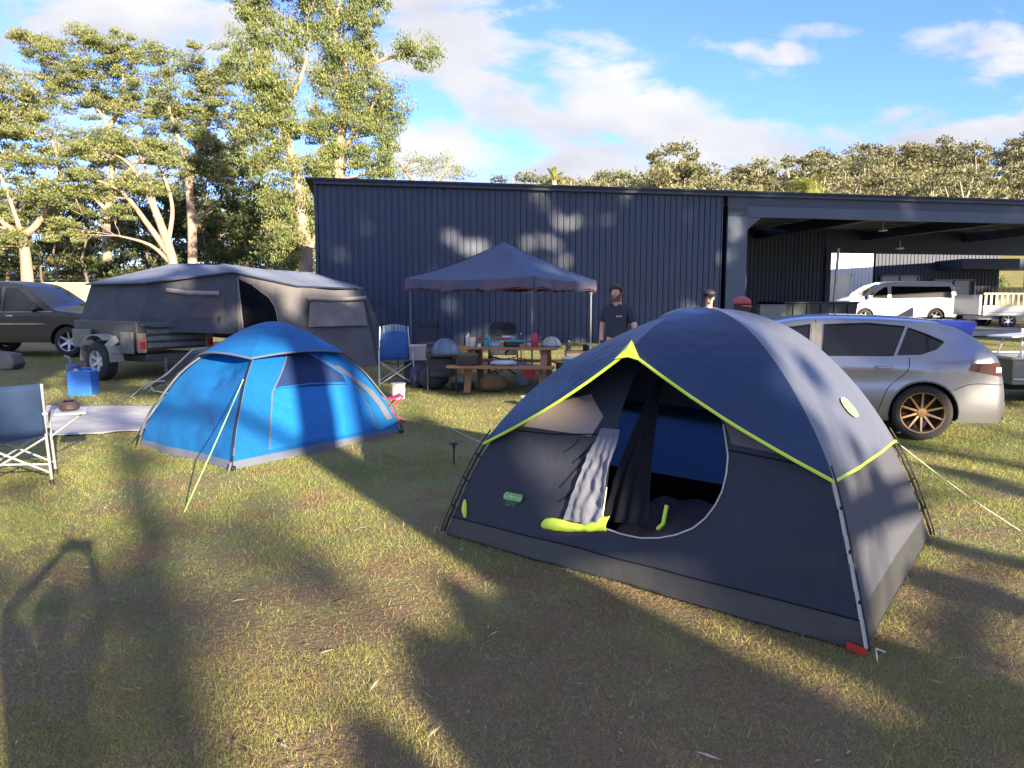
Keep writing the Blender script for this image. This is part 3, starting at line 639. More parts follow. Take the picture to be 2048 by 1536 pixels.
m_body = fabric('tent_navy_cloth', (.036,.042,.062), (.028,.033,.050), thin=.08, bump=.010, bscale=8)
m_bodyg = fabric('tent_grey_cloth', (.074,.079,.098), (.060,.065,.083), thin=.10, bump=.010, bscale=8)
m_flyn = fabric('fly_navy_cloth', (.017,.044,.112), (.013,.036,.094), rough=.42, thin=.10, bump=.014, bscale=6, stretch=(1,1,2.2))
m_flyg = fabric('fly_grey_cloth', (.105,.117,.150), (.088,.099,.130), rough=.42, thin=.08, bump=.012, bscale=5)
m_tub = mk('tent_tub', (.042,.043,.042), (.030,.031,.031), rough=.5, scale=4, bump=.006, bscale=9)
m_lime = mk('lime_trim', (.62,.82,.08), (.55,.75,.06), rough=.5)
m_meshg = fabric('mesh_grey', (.17,.165,.175), (.14,.14,.15), thin=.25, bump=0)
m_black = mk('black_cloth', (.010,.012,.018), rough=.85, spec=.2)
m_pole = mk('black_pole', (.02,.02,.022), rough=.35, metal=.3)
m_cord = mk('green_cord', (.45,.78,.22), rough=.6)
m_zip = mk('zip_white', (.55,.55,.52), rough=.5)
m_roy = fabric('royal_blue_cloth', (.028,.070,.19), (.024,.06,.165), thin=.5, bump=.004)
tent = thing('dome_tent', 'large navy and grey dome tent with lime trim and open D-shaped door', 'tent', C0)
def tb(mb, name, m, parent=None, **k):
    o = mb.build(name, m, **k); par = parent or tent; o.parent = par
    o.matrix_parent_inverse = Matrix.Translation(-tent.location) if par is tent else Matrix.Identity(4)
    return o
fF = polefn(F, C0, PRF); fL = polefn(Lc, C0, PRL); fR = polefn(BR, C0, PRR); fB = polefn(BL, C0, PRB)
S1 = panel_fn(fL, fF, .05, .015, 1.0, cen=C0); S2 = panel_fn(fF, fR, .05, .008, 5.0, cen=C0); S3 = panel_fn(fR, fB, .05, .006, 7, cen=C0); S4 = panel_fn(fB, fL, .05, .006, 9, cen=C0)
TUB = .055
door = [(.38,.60),(.40,.45),(.415,.36),(.435,.22),(.445,.12),(.50,.113),(.555,.115),(.60,.125),(.64,.14),(.68,.162),(.71,.19),(.733,.222),(.75,.255),(.762,.295),(.77,.34),(.768,.42),(.745,.485),(.70,.545),(.60,.60),(.5,.625)]
doorL = [(.38,.60),(.40,.45),(.415,.36),(.435,.22),(.445,.12)]
win = [(.085,.455),(.075,.37),(.33,.355),(.345,.42),(.24,.50)]
bound = [(0,.0),(1,.0),(1,.999),(0,.999)]
def strip(v0, v1): return [(0,v0),(1,v0),(1,v1),(0,v1)]
r = cdt(S1, strip(.0,.72), [('tub', strip(0,TUB)), (None, door), ('win', win), ('winr', [(.785,.37),(.995,.35),(.995,.42),(.775,.50),(.77,.45)])], .045, 1.6)
tb(r['base'], 'front_wall', m_body, smooth=True, ang=180); tb(r['tub'], 'floor_tub', m_tub, smooth=True, ang=180)
tb(r['win'], 'mesh_window', fabric('mesh_peach', (.42,.36,.34), (.38,.33,.31), thin=.3, bump=0), smooth=True, ang=180); tb(r['winr'], 'mesh_window', m_meshg, smooth=True, ang=180)
r = cdt(S2, strip(0,.72), [('tub', strip(0,.06))], .06, 1.3); tb(r['base'], 'side_wall', m_bodyg, smooth=True, ang=180); tb(r['tub'], 'floor_tub', m_tub, smooth=True, ang=180)
for S_, nm in ((S3,'rear_wall'),(S4,'side_wall')):
    r = cdt(S_, strip(0,.72), [('tub', strip(0,.06)), ('mid', strip(.06,.345))], .08, 1.5)
    tb(r['base'], nm, fabric('rear_mesh_lightened', (.34,.34,.36), (.30,.30,.32), thin=.55, bump=0), smooth=True, ang=180); tb(r['mid'], 'lower_wall', m_roy if nm == 'rear_wall' else m_body, smooth=True, ang=180); tb(r['tub'], 'floor_tub', m_tub, smooth=True, ang=180)  # upper rear mesh coloured paler than the grey mesh to lighten the interior
# sleeping floor
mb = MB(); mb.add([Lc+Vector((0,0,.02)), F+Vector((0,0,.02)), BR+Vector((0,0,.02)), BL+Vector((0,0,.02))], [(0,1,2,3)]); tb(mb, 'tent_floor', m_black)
def onS(S, pts, off=.006, cen=C0, n=5):
    out = []
    for i in range(len(pts)-1):
        for k in range(n): t = k/n; u = lerp(pts[i][0], pts[i+1][0], t); v = lerp(pts[i][1], pts[i+1][1], t); p = S(u, v); d = p-cen; d.z = 0; out.append(p+d.normalized()*off)
    p = S(*pts[-1]); d = p-cen; d.z = 0; out.append(p+d.normalized()*off); return out
mb = MB(); mb.tube(onS(S1, door[3:16]), .005, 6); tb(mb, 'door_zip', m_zip, smooth=True)
mb = MB(); mb.tube(onS(S1, [(0,TUB),(.25,TUB),(.5,TUB),(.75,TUB),(1,TUB)]), .004, 5); mb.tube(onS(S1, [(0,.355),(.2,.352),(.37,.365)]), .004, 5); mb.tube(onS(S1, [(.775,.355),(1,.335)]), .004, 5); tb(mb, 'wall_seam', m_black)
# hanging dark inner curtain and gathered door flap
def curtain(u0, u1, v0, v1, off, folds, amp, name, m, taper=0.0, seed=0, nza=.006, nzk=9):
    def fn(a, b):
        v = lerp(v0, v1, b); u = lerp(u0, u1, lerp(a, .5, taper*b)); p = S1(u, v); d = p-C0; d.z = 0; d.normalize()
        return p+d*(off+amp*math.sin(a*folds*2*PI+seed+1.2*math.sin(b*5+a*3))+nza*(mnoise.noise(Vector((p.x*nzk, p.y*nzk, p.z*nzk*.6)))+.6*mnoise.noise(p*nzk*2.2)))
    mb = MB(); mb.grid(fn, 60, 44); return tb(mb, name, m, smooth=True, ang=180)
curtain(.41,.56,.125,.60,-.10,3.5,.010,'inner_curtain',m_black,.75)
curtain(.345,.445,.12,.385,.022,3.2,.0045,'door_flap',fabric('flap_grey',(.17,.18,.23),(.14,.15,.19),thin=.1,bump=.010,bscale=16),.35,2,.016,11)
mb = MB()
for (a, b) in (((.36,.36),(.31,.27)),((.355,.33),(.30,.20)),((.365,.30),(.33,.17)),((.38,.34),(.335,.12)),((.30,.345),(.27,.30)),((.375,.25),(.345,.235)),((.372,.24),(.31,.16))): mb.tube(onS(S1, [a, ((a[0]+b[0])/2+.006,(a[1]+b[1])/2), b], .004), .0032, 5)
tb(mb, 'door_tie', m_black)
mb = MB(); 
def pocket(a, b):
    u = lerp(.292,.464,a); v = .086+.030*a*a+b*(.026+.006*math.sin(a*9)+.006*(a > .85)); p = S1(u, v); d = p-C0; d.z = 0; d.normalize()
    return p+d*(.012+.022*math.sin(PI*b)**.8+.006*mnoise.noise(p*16))+Vector((0,0,.010*mnoise.noise(p*13+Vector((4,0,0)))))
mb.grid(pocket, 50, 12); tb(mb, 'toggle_pocket', m_lime, smooth=True, ang=180, solid=.004)
for (u, v) in ((.035,.085),):
    mb = MB(); p = onS(S1, [(u-.012,v+.03),(u,v),(u+.012,v-.022)], .014, n=3); mb.tube(p, [.008,.014,.018,.02,.018,.014,.008], 8); tb(mb, 'corner_tab', m_lime, smooth=True)
mb = MB(); p = onS(S1, [(.585,.13),(.60,.145),(.605,.19)], -.10, n=3); mb.tube(p, .012, 8); tb(mb, 'flap_edge', m_lime)
# fly
VF = .30
peak = Vector((.675,4.30,1.335)); apex = C0+Vector((0,0,1.585))
def outw(f, k): 
    def g(v): p = f(v); d = p-C0; d.z = 0; l = d.length; return p+(d.normalized()*k if l > .02 else Vector((0,0,0)))+Vector((0,0,k*.7+.012))
    return g
oF, oL, oR, oB = (outw(f, .022) for f in (fF, fL, fR, fB))
def ridge(b):
    m_ = peak.lerp(apex, .5)+Vector((-.02,-.03,.085)); return (1-b)**2*peak+2*b*(1-b)*m_+b*b*apex
def flyfront(fp, vf, sd):
    def S(a, b):
        e = ridge(b); p = fp(lerp(vf, 1, b)); q = e.lerp(p, a)
        q += Vector((0,0,-.035*math.sin(PI*a)*(1-b)**.5)) + Vector((-.6,-.7,.35))*(.055*math.sin(PI*a)*math.sin(PI*min(1,b*1.15)))
        q += Vector((-.6,-.8,.1))*(.0045*math.sin(62*b+5*a+5*mnoise.noise(q*2.5))*math.exp(-b*3.2)*math.sin(PI*min(1,a*1.3)))
        return q+Vector((-.6,-.8,0))*math.sin(PI*a)*wrinkle(Vector((q.x*1.2,q.y,q.z*2.6)), .007, 3.2, 3+sd)
    return S
VL = .285; VFf = .30
for fp, vf, sd in ((oL,VL,0),(oF,VFf,9)):
    mb = MB(); mb.grid(flyfront(fp, vf, sd), 70, 60); tb(mb, 'fly_front', m_flyn, smooth=True, ang=180)
def flyside(fa, fb, va, vb, m, name, seed):
    def S(u, b):
        p = fa(lerp(va, 1, b)).lerp(fb(lerp(vb, 1, b)), u); d = p-C0; d.z = 0; d = d.normalized() if d.length > .01 else Vector((0,0,0)); e = math.sin(PI*u)
        return p - d*.055*e*math.sin(PI*b) + Vector((0,0,-.012))*e + d*e*.012*mnoise.noise(Vector((u*5+seed, b*1.4, seed)))
    mb = MB(); mb.grid(S, 26, 26); tb(mb, name, m, smooth=True, ang=180); return S
SF2 = flyside(oF, oR, VFf, .29, m_flyg, 'fly_side', 2.0); flyside(oR, oB, .29, .29, m_flyn, 'fly_rear', 4.0); flyside(oB, oL, .29, VL, m_flyg, 'fly_side', 6.0)
mb = MB()
e1 = [flyfront(oL, VL, 0)(a/12, 0) for a in range(13)]; e2 = [flyfront(oF, VFf, 9)(a/12, 0) for a in range(13)]
mb.tube(e1, .0095, 6); mb.tube(e2, .0095, 6); mb.tube([SF2(a/12, 0) for a in range(13)], .009, 6); tb(mb, 'fly_trim', m_lime)
mb = MB(); q = peak; mb.add([q+Vector((-.075,.03,-.045)), q+Vector((.06,-.06,-.05)), q+Vector((.02,.02,.065)), q+Vector((-.01,-.012,.02)), q+Vector((-.005,-.02,-.03))], [(0,4,3),(4,1,3),(1,2,3),(2,0,3)]); tb(mb, 'brow_patch', m_lime, solid=.006)
# pole sleeves/poles outside the body and corner straps
for f, nm in ((fF,'pole'),(fL,'pole'),(fR,'pole'),(fB,'pole')):
    mb = MB(); g_ = outw(f, .035); mb.tube([g_(i/14*.33)-Vector((0,0,.02*(i == 0))) for i in range(15)], .0055, 6)
    for i, v in enumerate((.08,.17,.25)):
        mb.bar(g_(v), f(v), .012, .012)
    tb(mb, 'pole', m_pole, smooth=True)
for f, A, nrm in ((fF, F, Vector((.15,-1,0))), (fL, Lc, Vector((-1,-.1,0))), (fR, BR, Vector((1,.1,0)))):
    mb = MB(); 
    for k in range(6):
        v = k/6*.30
        mb.tube([outw(f,.012)(v), outw(f,.016)(v+.05)], .009, 6)
    tb(mb, 'pole_clip', m_zip if f is fF else m_pole)
    mb = MB(); o_ = (A-C0); o_.z = 0; o_.normalize(); mb.tube([A+o_*.10+Vector((0,0,-.06)), A+o_*.07+Vector((0,0,.06))], .005, 6); mb.tube([A+o_*.07+Vector((0,0,.06)), A+o_*.09+Vector((.03,0,.05))], .005, 6); tb(mb, 'tent_peg', mk('steel_peg', (.6,.6,.6), rough=.3, metal=.9))
mb = MB(); mb.bar(F+Vector((-.07,.03,.03)), F+Vector((-.005,-.03,.02)), .006, .035); tb(mb, 'peg_loop', mk('red_webbing', (.5,.03,.02)))
def line(mb, a, b, r=.003, sag=.02):
    a = Vector(a); b = Vector(b); mb.tube([a.lerp(b, i/8)-Vector((0,0,sag*math.sin(PI*i/8))) for i in range(9)], r, 5)
mb = MB(); line(mb, oR(.29), (3.62,5.15,0), .0028); tb(mb, 'guy_rope', mk('pale_cord', (.45,.6,.40))); mb = MB(); line(mb, oL(VL), G(872,836)+Vector((0,0,.0)), .0022); tb(mb, 'guy_rope', mk('pale_cord', (.45,.6,.40)))
def text_mesh(body, size, ext=.0015):
    c = bpy.data.curves.new('txt', 'FONT'); c.body = body; c.size = size; c.extrude = ext; c.align_x = 'CENTER'; c.align_y = 'CENTER'; c.resolution_u = 3
    o = bpy.data.objects.new('txt', c); COL.objects.link(o); dg = bpy.context.evaluated_depsgraph_get(); me = bpy.data.meshes.new_from_object(o.evaluated_get(dg))
    vs = [v.co.copy() for v in me.vertices]; fs = [tuple(p.vertices) for p in me.polygons]; bpy.data.objects.remove(o); bpy.data.curves.remove(c); bpy.data.meshes.remove(me); return vs, fs
def decal(S, u, v, du, dv, cen, off=.005, flip=False):
    """frame on surface: returns fn(x,y,z metres)"""
    p = S(u, v); X = (S(u+du, v)-p).normalized(); Z = (S(u, v+dv)-p).normalized(); n = X.cross(Z).normalized()
    d = p-cen; d.z = 0
    if n.dot(d) < 0: n = -n
    return lambda x, y, z=0: p+X*x+Z*y+n*(off+z)
D1 = decal(S1, .17, .150, .05, .02, C0, .012)
mb = MB(); N_ = 20
def rrect(w_, h_, r_, n=5):
    out = []
    for cx, cy, a0 in ((w_/2-r_,h_/2-r_,0),(-w_/2+r_,h_/2-r_,90),(-w_/2+r_,-h_/2+r_,180),(w_/2-r_,-h_/2+r_,270)):
        for i in range(n+1): a = math.radians(a0+90*i/n); out.append((cx+r_*math.cos(a), cy+r_*math.sin(a)))
    return out
def plate(mb, D, pts, z0, z1, mat=0):
    n = len(pts); mb.add([D(x,y,z0) for x,y in pts]+[D(x,y,z1) for x,y in pts], [tuple(range(n,2*n))]+[(i,(i+1)%n,n+(i+1)%n,n+i) for i in range(n)], mat)
plate(mb, D1, rrect(.155,.055,.02), 0, .002, 0)
vs, fs = text_mesh('Coleman', .043); mb.add([D1(q.x*1.0, q.y, .0035+q.z) for q in vs], fs, 1)
for k, (sz, yy) in enumerate(((.014,-.042),(.014,-.058))):
    vs, fs = text_mesh('WEATHERTEC' if k == 0 else 'SYSTEM  TENT', sz); mb.add([D1(q.x, q.y+yy, .001+q.z*.4) for q in vs], fs, 0)
tb(mb, 'logo', [mk('logo_green', (.16,.42,.12)), mk('logo_pale', (.55,.75,.5))])
D2 = decal(SF2, .66, .19, .05, .05, C0, .012); mb = MB()
plate(mb, D2, rrect(.16,.145,.07,8), 0, .0015, 1); plate(mb, D2, rrect(.145,.13,.062,8), .0015, .003, 0)
# lantern mark
plate(mb, D2, [(-.022,-.045),(.022,-.045),(.026,-.012),(-.026,-.012)], .003,.0045, 1); plate(mb, D2, [(-.016,-.008),(.016,-.008),(.016,.026),(-.016,.026)], .003,.0045, 1); plate(mb, D2, [(-.028,.03),(.028,.03),(.012,.046),(-.012,.046)], .003,.0045, 1)
tb(mb, 'emblem', [bpy.data.materials['logo_green'], bpy.data.materials['logo_pale']])
# mat and bag inside
t = thing('sleeping_mat', 'grey sleeping mat on the floor inside the navy dome tent', 'mat', (1.22,5.25,.03))
def matfn(u, v): return Vector((-.35+.7*u, -.55+1.1*v, .06+.015*math.sin(u*PI*5)-.05*(abs(2*u-1)**8+abs(2*v-1)**12)))
mb = MB(); mb.grid(matfn, 24, 24); o = mb.build('mat_pad', mk('mat_grey', (.50,.46,.48), rough=.8, bump=.005), t, smooth=True, ang=180); o.rotation_euler = (0,0,-.5)
# ------------------------------------------------------------------ blue tent
m_blue = fabric('sky_blue_cloth', (.008,.145,.42), (.008,.125,.37), rough=.5, thin=.30, bump=.022, bscale=5)
m_blue2 = fabric('sky_blue_cloth_front', (.010,.19,.58), (.010,.16,.50), rough=.5, thin=.25, bump=.020, bscale=7, stretch=(1,1,2.5))
m_greyb = fabric('grey_band', (.12,.14,.19), (.09,.105,.15), thin=.1)
m_bmesh = fabric('dark_blue_mesh', (.012,.035,.12), (.01,.03,.10), thin=.2, bump=0)
bt = thing('blue_tent', 'small sky-blue pop-up dome tent with grey hem and mesh door', 'tent', bC)
def bb(mb, name, m, **k): o = mb.build(name, m, **k); o.parent = bt; o.matrix_parent_inverse = Matrix.Translation(-bt.location); return o
gF, gL, gR, gB = (polefn(Vector((a.x,a.y,0)), bC, PRS) for a in (bF, bL, bR, bB))
cen = bC.copy()
T1 = panel_fn(gL, gF, .05, .055, 2.2, cen=cen, k=1.5); T1_ = T1
def crease(p, a, b, w_):
    t = max(0, min(1, ((p[0]-a[0])*(b[0]-a[0])+(p[1]-a[1])*(b[1]-a[1]))/((b[0]-a[0])**2+(b[1]-a[1])**2))); d = math.hypot(p[0]-a[0]-t*(b[0]-a[0]), p[1]-a[1]-t*(b[1]-a[1])); return math.exp(-(d/w_)**2)*math.sin(PI*min(1,max(0,.08+.84*t)))
def T1(u, v):
    p = T1_(u, v); d = p-cen; d.z = 0; d.normalize()
    return p+d*(-.075*crease((u,v),(.02,.30),(.9,.16),.035)+.06*crease((u,v),(.15,.40),(.8,.28),.07)-.05*crease((u,v),(.35,.34),(.85,.52),.03)+.03*crease((u,v),(.5,.05),(.95,.3),.03))
T2 = panel_fn(gF, gR, .02, .016, 6.6, cen=cen, k=2.5); T3 = panel_fn(gR, gB, .04, .02, 1, cen=cen); T4 = panel_fn(gB, gL, .04, .02, 8, cen=cen)
r = cdt(T1, strip(0,1), [('band', strip(0,.038))], .07, 1.5); bb(r['base'], 'side_wall', m_blue, smooth=True, ang=180); bb(r['band'], 'hem', m_greyb, smooth=True, ang=180)
mwin = [(.22,.385),(.52,.80),(.81,.43),(.80,.36)]
frt = [(.18,.06),(.20,.36),(.52,.83),(.86,.40),(.84,.06)]
r = cdt(T2, strip(0,1), [('band', strip(0,.038)), ('door', frt), ('mesh', mwin)], .05, 1.8); bb(r['base'], 'front_wall', m_blue, smooth=True, ang=180); bb(r['band'], 'hem', m_greyb, smooth=True, ang=180)
bb(r['door'], 'door', m_blue2, smooth=True, ang=180); bb(r['mesh'], 'mesh_window', m_bmesh, smooth=True, ang=180)
for S_ in (T3, T4):
    r = cdt(S_, strip(0,1), [('band', strip(0,.038))], .1, 1.5); bb(r['base'], 'rear_wall', m_blue, smooth=True, ang=180); bb(r['band'], 'hem', m_greyb, smooth=True, ang=180)
mb = MB()
for pl in (frt[0:3], frt[2:5]): mb.tube(onS(T2, pl, .006, cen), .009, 6)
bb(mb, 'door_seam', m_greyb)
mb = MB(); mb.tube(onS(T2, [(.24,.385),(.5,.39),(.8,.37)], .012, cen), .012, 6); bb(mb, 'window_edge', m_blue2)
mb = MB(); mb.add([p for p in onS(T2, [(.79,.50),(.90,.30),(.93,.10)], .014, cen, 2)]+[p for p in onS(T2, [(.83,.50),(.95,.30),(.97,.10)], .02, cen, 2)], [(i,i+1,i+6,i+5) for i in range(4)]); bb(mb, 'rolled_flap', m_greyb, solid=.01)
for f in (gF, gL, gR, gB):
    mb = MB(); g_ = outw(f, .03) if False else (lambda v, f=f: (lambda p: p+((p-cen).xy.to_3d().normalized() if (p-cen).xy.length > .02 else Vector((0,0,0)))*.035+Vector((0,0,.01)))(f(v)))
    mb.tube([g_(i/24*.78) for i in range(25)], .009, 6); bb(mb, 'pole', m_pole, smooth=True)
    mb = MB(); mb.tube([g_(i/24*.8)-Vector((0,0,.012)) for i in range(2, 25)], .012, 6); bb(mb, 'pole_sleeve', m_greyb, smooth=True)
def capfn(u, v):
    a = u*2*PI; r_ = v; k = .42+.0*math.cos(4*a)
    dirs = [gF, gR, gB, gL]; s_ = u*4; i = int(s_) % 4; fr_ = s_-int(s_)
    pa = dirs[i](1-r_*k); pb = dirs[(i+1) % 4](1-r_*k); p = pa.lerp(pb, fr_); d = p-cen; d.z = 0
    return p+d*(.06+.25*math.sin(PI*fr_)*v)*.5+Vector((0,0,.045+.05*math.sin(PI*fr_)*v))
mb = MB(); mb.grid(capfn, 64, 12); bb(mb, 'top_cap', m_blue, smooth=True, ang=180)
mb = MB(); mb.tube([capfn(i/64,1)+Vector((0,0,-.005)) for i in range(65)], .012, 6); bb(mb, 'cap_edge', m_greyb)
mb = MB(); line(mb, gF(.46)+Vector((-.02,-.04,0)), G(368,1025), .0055, .01); bb(mb, 'guy_rope', m_cord)
mb = MB(); a = G(262,888); line(mb, gL(.42), a+Vector((0,0,0)), .006, .0); bb(mb, 'guy_pole', m_pole)
mb = MB(); mb.tube([bF+Vector((-.02,-.08,-.03)), bF+Vector((0,-.03,.09))], .012, 6); bb(mb, 'tent_peg', bpy.data.materials['steel_peg'])
mb = MB(); mb.ell((bF.x,bF.y,.03),(.035,.035,.025)); bb(mb, 'pole_foot', m_pole); mb = MB(); mb.ell((bR.x,bR.y,.05),(.035,.035,.025)); bb(mb, 'pole_foot', m_pole)
# ------------------------------------------------------------------ vehicles
m_tyre = mk('tyre_rubber', (.028,.028,.030), rough=.85, bump=.002, bscale=80)
m_arch = mk('arch_black', (.010,.010,.011), rough=.9)
m_glass = mk('car_glass', (.006,.009,.013), rough=.06, spec=.45, coat=.0)
m_chrome = mk('chrome', (.7,.7,.7), rough=.15, metal=1.0)
m_trimb = mk('black_trim', (.02,.02,.022), rough=.5)
def wheel(par, loc, R, rim, wd, ns, m_rim, side=-1, name='wheel', spw=.035, rz=0):
    """axis along local y; outer face at side*y"""
    e = bpy.data.objects.new(name, None); COL.objects.link(e); e.parent = par; e.location = loc; e.rotation_euler = (0,0,rz); e.empty_display_size = .05
    Rm = Matrix.Rotation(-PI/2*side, 3, 'X')  # local z -> side*y
    h = wd/2
    mb = MB(); mb.lathe([(rim*.98,-h),(R*.86,-h),(R*.96,-h*.8),(R,-h*.45),(R,h*.45),(R*.96,h*.8),(R*.86,h),(rim*1.02,h*.98),(rim*.96,h*.8),(rim*.96,-h)], (0,0,0), 36, Rm, caps=False); mb.build('tyre', m_tyre, e, smooth=True)
    mb = MB(); mb.lathe([(rim*.93,-h*.7),(rim*.93,h*.55),(rim*.955,h*.9),(rim*1.01,h*.99),(rim*1.0,h*.7),(rim*.97,h*.6)], (0,0,0), 36, Rm, caps=False)
    mb.lathe([(.0001,h*.62),(rim*.2,h*.60),(rim*.24,h*.45),(rim*.24,h*.1)], (0,0,0), 16, Rm)
    for k in range(ns):
        a = 2*PI*(k+.5)/ns; d = Rm @ Vector((math.cos(a), math.sin(a), 0)); up = Rm @ Vector((0,0,1)); tn = up.cross(d)
        p0 = d*rim*.2+up*h*.5; p1 = d*rim*.94+up*h*.78; w0, w1 = spw*1.15, spw*.8
        vs = [p0+tn*w0/2, p0-tn*w0/2, p1-tn*w1/2, p1+tn*w1/2]; vs += [v-up*.03 for v in vs]
        mb.add(vs, [(0,1,2,3),(4,7,6,5),(0,4,5,1),(1,5,6,2),(2,6,7,3),(3,7,4,0)])
    mb.build('rim', m_rim, e, smooth=True)
    mb = MB(); mb.lathe([(.0001,-h*.3),(rim*.9,-h*.3),(rim*.9,-h*.25),(.0001,-h*.25)], (0,0,0), 20, Rm); mb.build('brake', m_arch, e)
    return e
def car(name, label, cat, loc, rz, top, zb, hw, arches, R, paint, windows, glassx, wspec, group=None, crown=.035, seams=(), below=.0):
    """x from rear bumper to nose, y lateral, top: roofline [(x,z)] rear->front. near side is y=-hw"""
    t = thing(name, label, cat, loc, rz, group); Lx = top[-1][0]
    topd = [ (p.x, p.y) for p in smooth_line([(x, z, 0) for x, z in top], 3)]
    # side outline, arches cut as notches
    bot = []
    for (ax, ar) in sorted(arches, reverse=True):
        az = R-.0
        n = 14
        s = math.asin(max(-1, min(1, (zb-az)/ar)))
        bot += [(ax+ar*math.cos(s+(PI-2*s)*k/n), az+ar*math.sin(s+(PI-2*s)*k/n)) for k in range(n+1)]
    outline = [(x, z-.035) for x, z in topd]
    outline = [p for p in outline if p[1] > zb] 
    full = outline+[(outline[-1][0]-.02, zb)]+bot+[(outline[0][0]+.02, zb)]
    bm_all = MB(); glass = {}
    for sd in (-1, 1):
        def S(x, z, sd=sd): return (x, sd*hw(x, z), z)
        r = cdt(S, full, [('w%d' % i, wn) for i, wn in enumerate(windows)], .085)
        for k, m in r.items():
            if k == 'base': bm_all.add(m.v, m.f if sd < 0 else [tuple(reversed(f)) for f in m.f])
            else:
                g_ = MB(); g_.add([(v[0], v[1]-sd*.012, v[2]) for v in m.v], m.f); g_.build('side_window', m_glass, t, smooth=True)
        # window reveal
        for i, wn in enumerate(windows):
            rv = MB(); rv.tube([S(x, z) for x, z in wn+[wn[0]]], .009, 5); bm_all.add(rv.v, rv.f, 1)
        for sm in seams:
            rv = MB(); rv.tube([S(x, z) for x, z in smooth2(sm)], .0045, 4); bm_all.add(rv.v, rv.f, 1)
        for (ax, ar) in arches:
            rv = MB(); zz = R; pts = [S(ax+(ar+.004)*math.cos(a), zz+(ar+.004)*math.sin(a)) for a in [PI*k/16 for k in range(17)]]; rv.tube(pts, .012, 5); bm_all.add(rv.v, rv.f, 0)
    ts = [-1, -.975, -.9, -.7, -.35, 0, .35, .7, .9, .975, 1]; zo = [-.035, -.012, -.0, .35*crown, .85*crown, crown, .85*crown, .35*crown, 0, -.012, -.035]
    vs = []; fs = []; n = len(ts); out2 = [p for p in topd if p[1]-.035 > zb]
    for x, z in out2:
        for k, o in zip(ts, zo): vs.append((x, k*hw(x, z-.035), z+o))
    gls = [MB() for _ in glassx]
    for i in range(len(out2)-1):
        xm = (out2[i][0]+out2[i+1][0])/2; zm = (out2[i][1]+out2[i+1][1])/2
        for k in range(n-1):
            f = (i*n+k, (i+1)*n+k, (i+1)*n+k+1, i*n+k+1)
            isg = [i_ for i_, (a, b, c) in enumerate(glassx) if a <= xm <= b and zm > c and 2 <= k <= n-4]
            if isg: gls[isg[0]].add([vs[q] for q in f], [(0,1,2,3)])
            else: fs.append(f)
    bm_all.add(vs, fs)
    # nose and tail closing strips
    for (x, z), sg in ((out2[0], 1), (out2[-1], -1)):
        rows = []
        for zz in (z-.035, lerp(z, zb, .5), zb): rows += [(x+.0, k*hw(x, zz), zz+(o if zz == z-.035 else 0)+(.035 if zz == z-.035 else 0)) for k, o in zip(ts, zo)]
        bm_all.add(rows, [(j*n+k, j*n+k+1, (j+1)*n+k+1, (j+1)*n+k) for j in range(2) for k in range(n-1)])
    for i_, gl in enumerate(gls):
        if gl.v: gl.build('rear_window' if i_ == 0 else 'windscreen', m_glass, t, smooth=True, ang=180)
    o = bm_all.build('body', [paint, m_trimb], t, smooth=True, ang=40)
    bm = bmesh.new(); bm.from_mesh(o.data); bmesh.ops.remove_doubles(bm, verts=bm.verts, dist=.0015); bmesh.ops.recalc_face_normals(bm, faces=bm.faces); bm.to_mesh(o.data); bm.free()
    u = MB(); W2 = hw(Lx/2, .4)
    u.box((Lx/2, 0, zb+.10), (Lx*.9, W2*1.5, .2)); 
    for (ax, ar) in arches:
        for sd in (-1, 1):
            u.grid(lambda a, b, sd=sd, ax=ax, ar=ar: (ax+ar*math.cos(PI*a*1.1-.15), sd*(hw(ax, R)-.01-.28*b), R+ar*math.sin(PI*a*1.1-.15)), 14, 1)
            u.add([(ax-ar, sd*(W2-.28), zb-.05), (ax+ar, sd*(W2-.28), zb-.05), (ax+ar, sd*(W2-.28), R+ar), (ax-ar, sd*(W2-.28), R+ar)], [(0,1,2,3)])
    u.build('underbody', m_arch, t)
    rr, rim, wdt, ns, mr, spw = wspec
    for (ax, ar) in arches:
        for sd in (-1, 1): wheel(t, (ax, sd*(hw(ax, rr)-wdt/2-.012), rr), rr, rim, wdt, ns, mr, sd, spw=spw)
    return t
def smooth2(p): return [(q.x, q.y) for q in smooth_line([(x, z, 0) for x, z in p], 4)]
# silver hatch
m_silver = mk('silver_paint', (.255,.265,.29), (.235,.245,.27), rough=.28, metal=.75, coat=.6, scale=.8)
def hwH(x, z):
    w_ = .87; e = abs(x-2.2)/2.2
    w_ -= .17*max(0, e-.55)**2/.2; w_ -= max(0, z-.90)*.42; w_ -= .05*max(0,(.45-z)/.3)**2 
    w_ += .018*math.exp(-((x-.85)/.38)**2)*math.exp(-((z-.62)/.22)**2)+.015*math.exp(-((x-3.47)/.4)**2)*math.exp(-((z-.62)/.25)**2)
    w_ -= .014*math.exp(-((z-.70)/.07)**2)*(1 if .9 < x < 3.4 else .3)
    return w_
topH = [(.02,.28),(-.0,.5),(.03,.74),(.10,.98),(.22,1.10),(.40,1.24),(.58,1.325),(.9,1.375),(1.5,1.405),(2.1,1.40),(2.6,1.32),(3.0,1.18),(3.32,1.02),(3.8,.93),(4.2,.80),(4.36,.62),(4.38,.3)]
winH = [[(.66,1.14),(.74,1.06),(.90,1.00),(1.14,.985),(1.02,1.295),(.82,1.215)],
        [(1.19,.98),(1.95,.965),(1.93,1.325),(1.45,1.345),(1.06,1.31)],
        [(2.10,.965),(3.12,.975),(2.95,1.10),(2.6,1.245),(2.08,1.325)]]
rwp = G(1840,882); azH = math.radians(180-17)
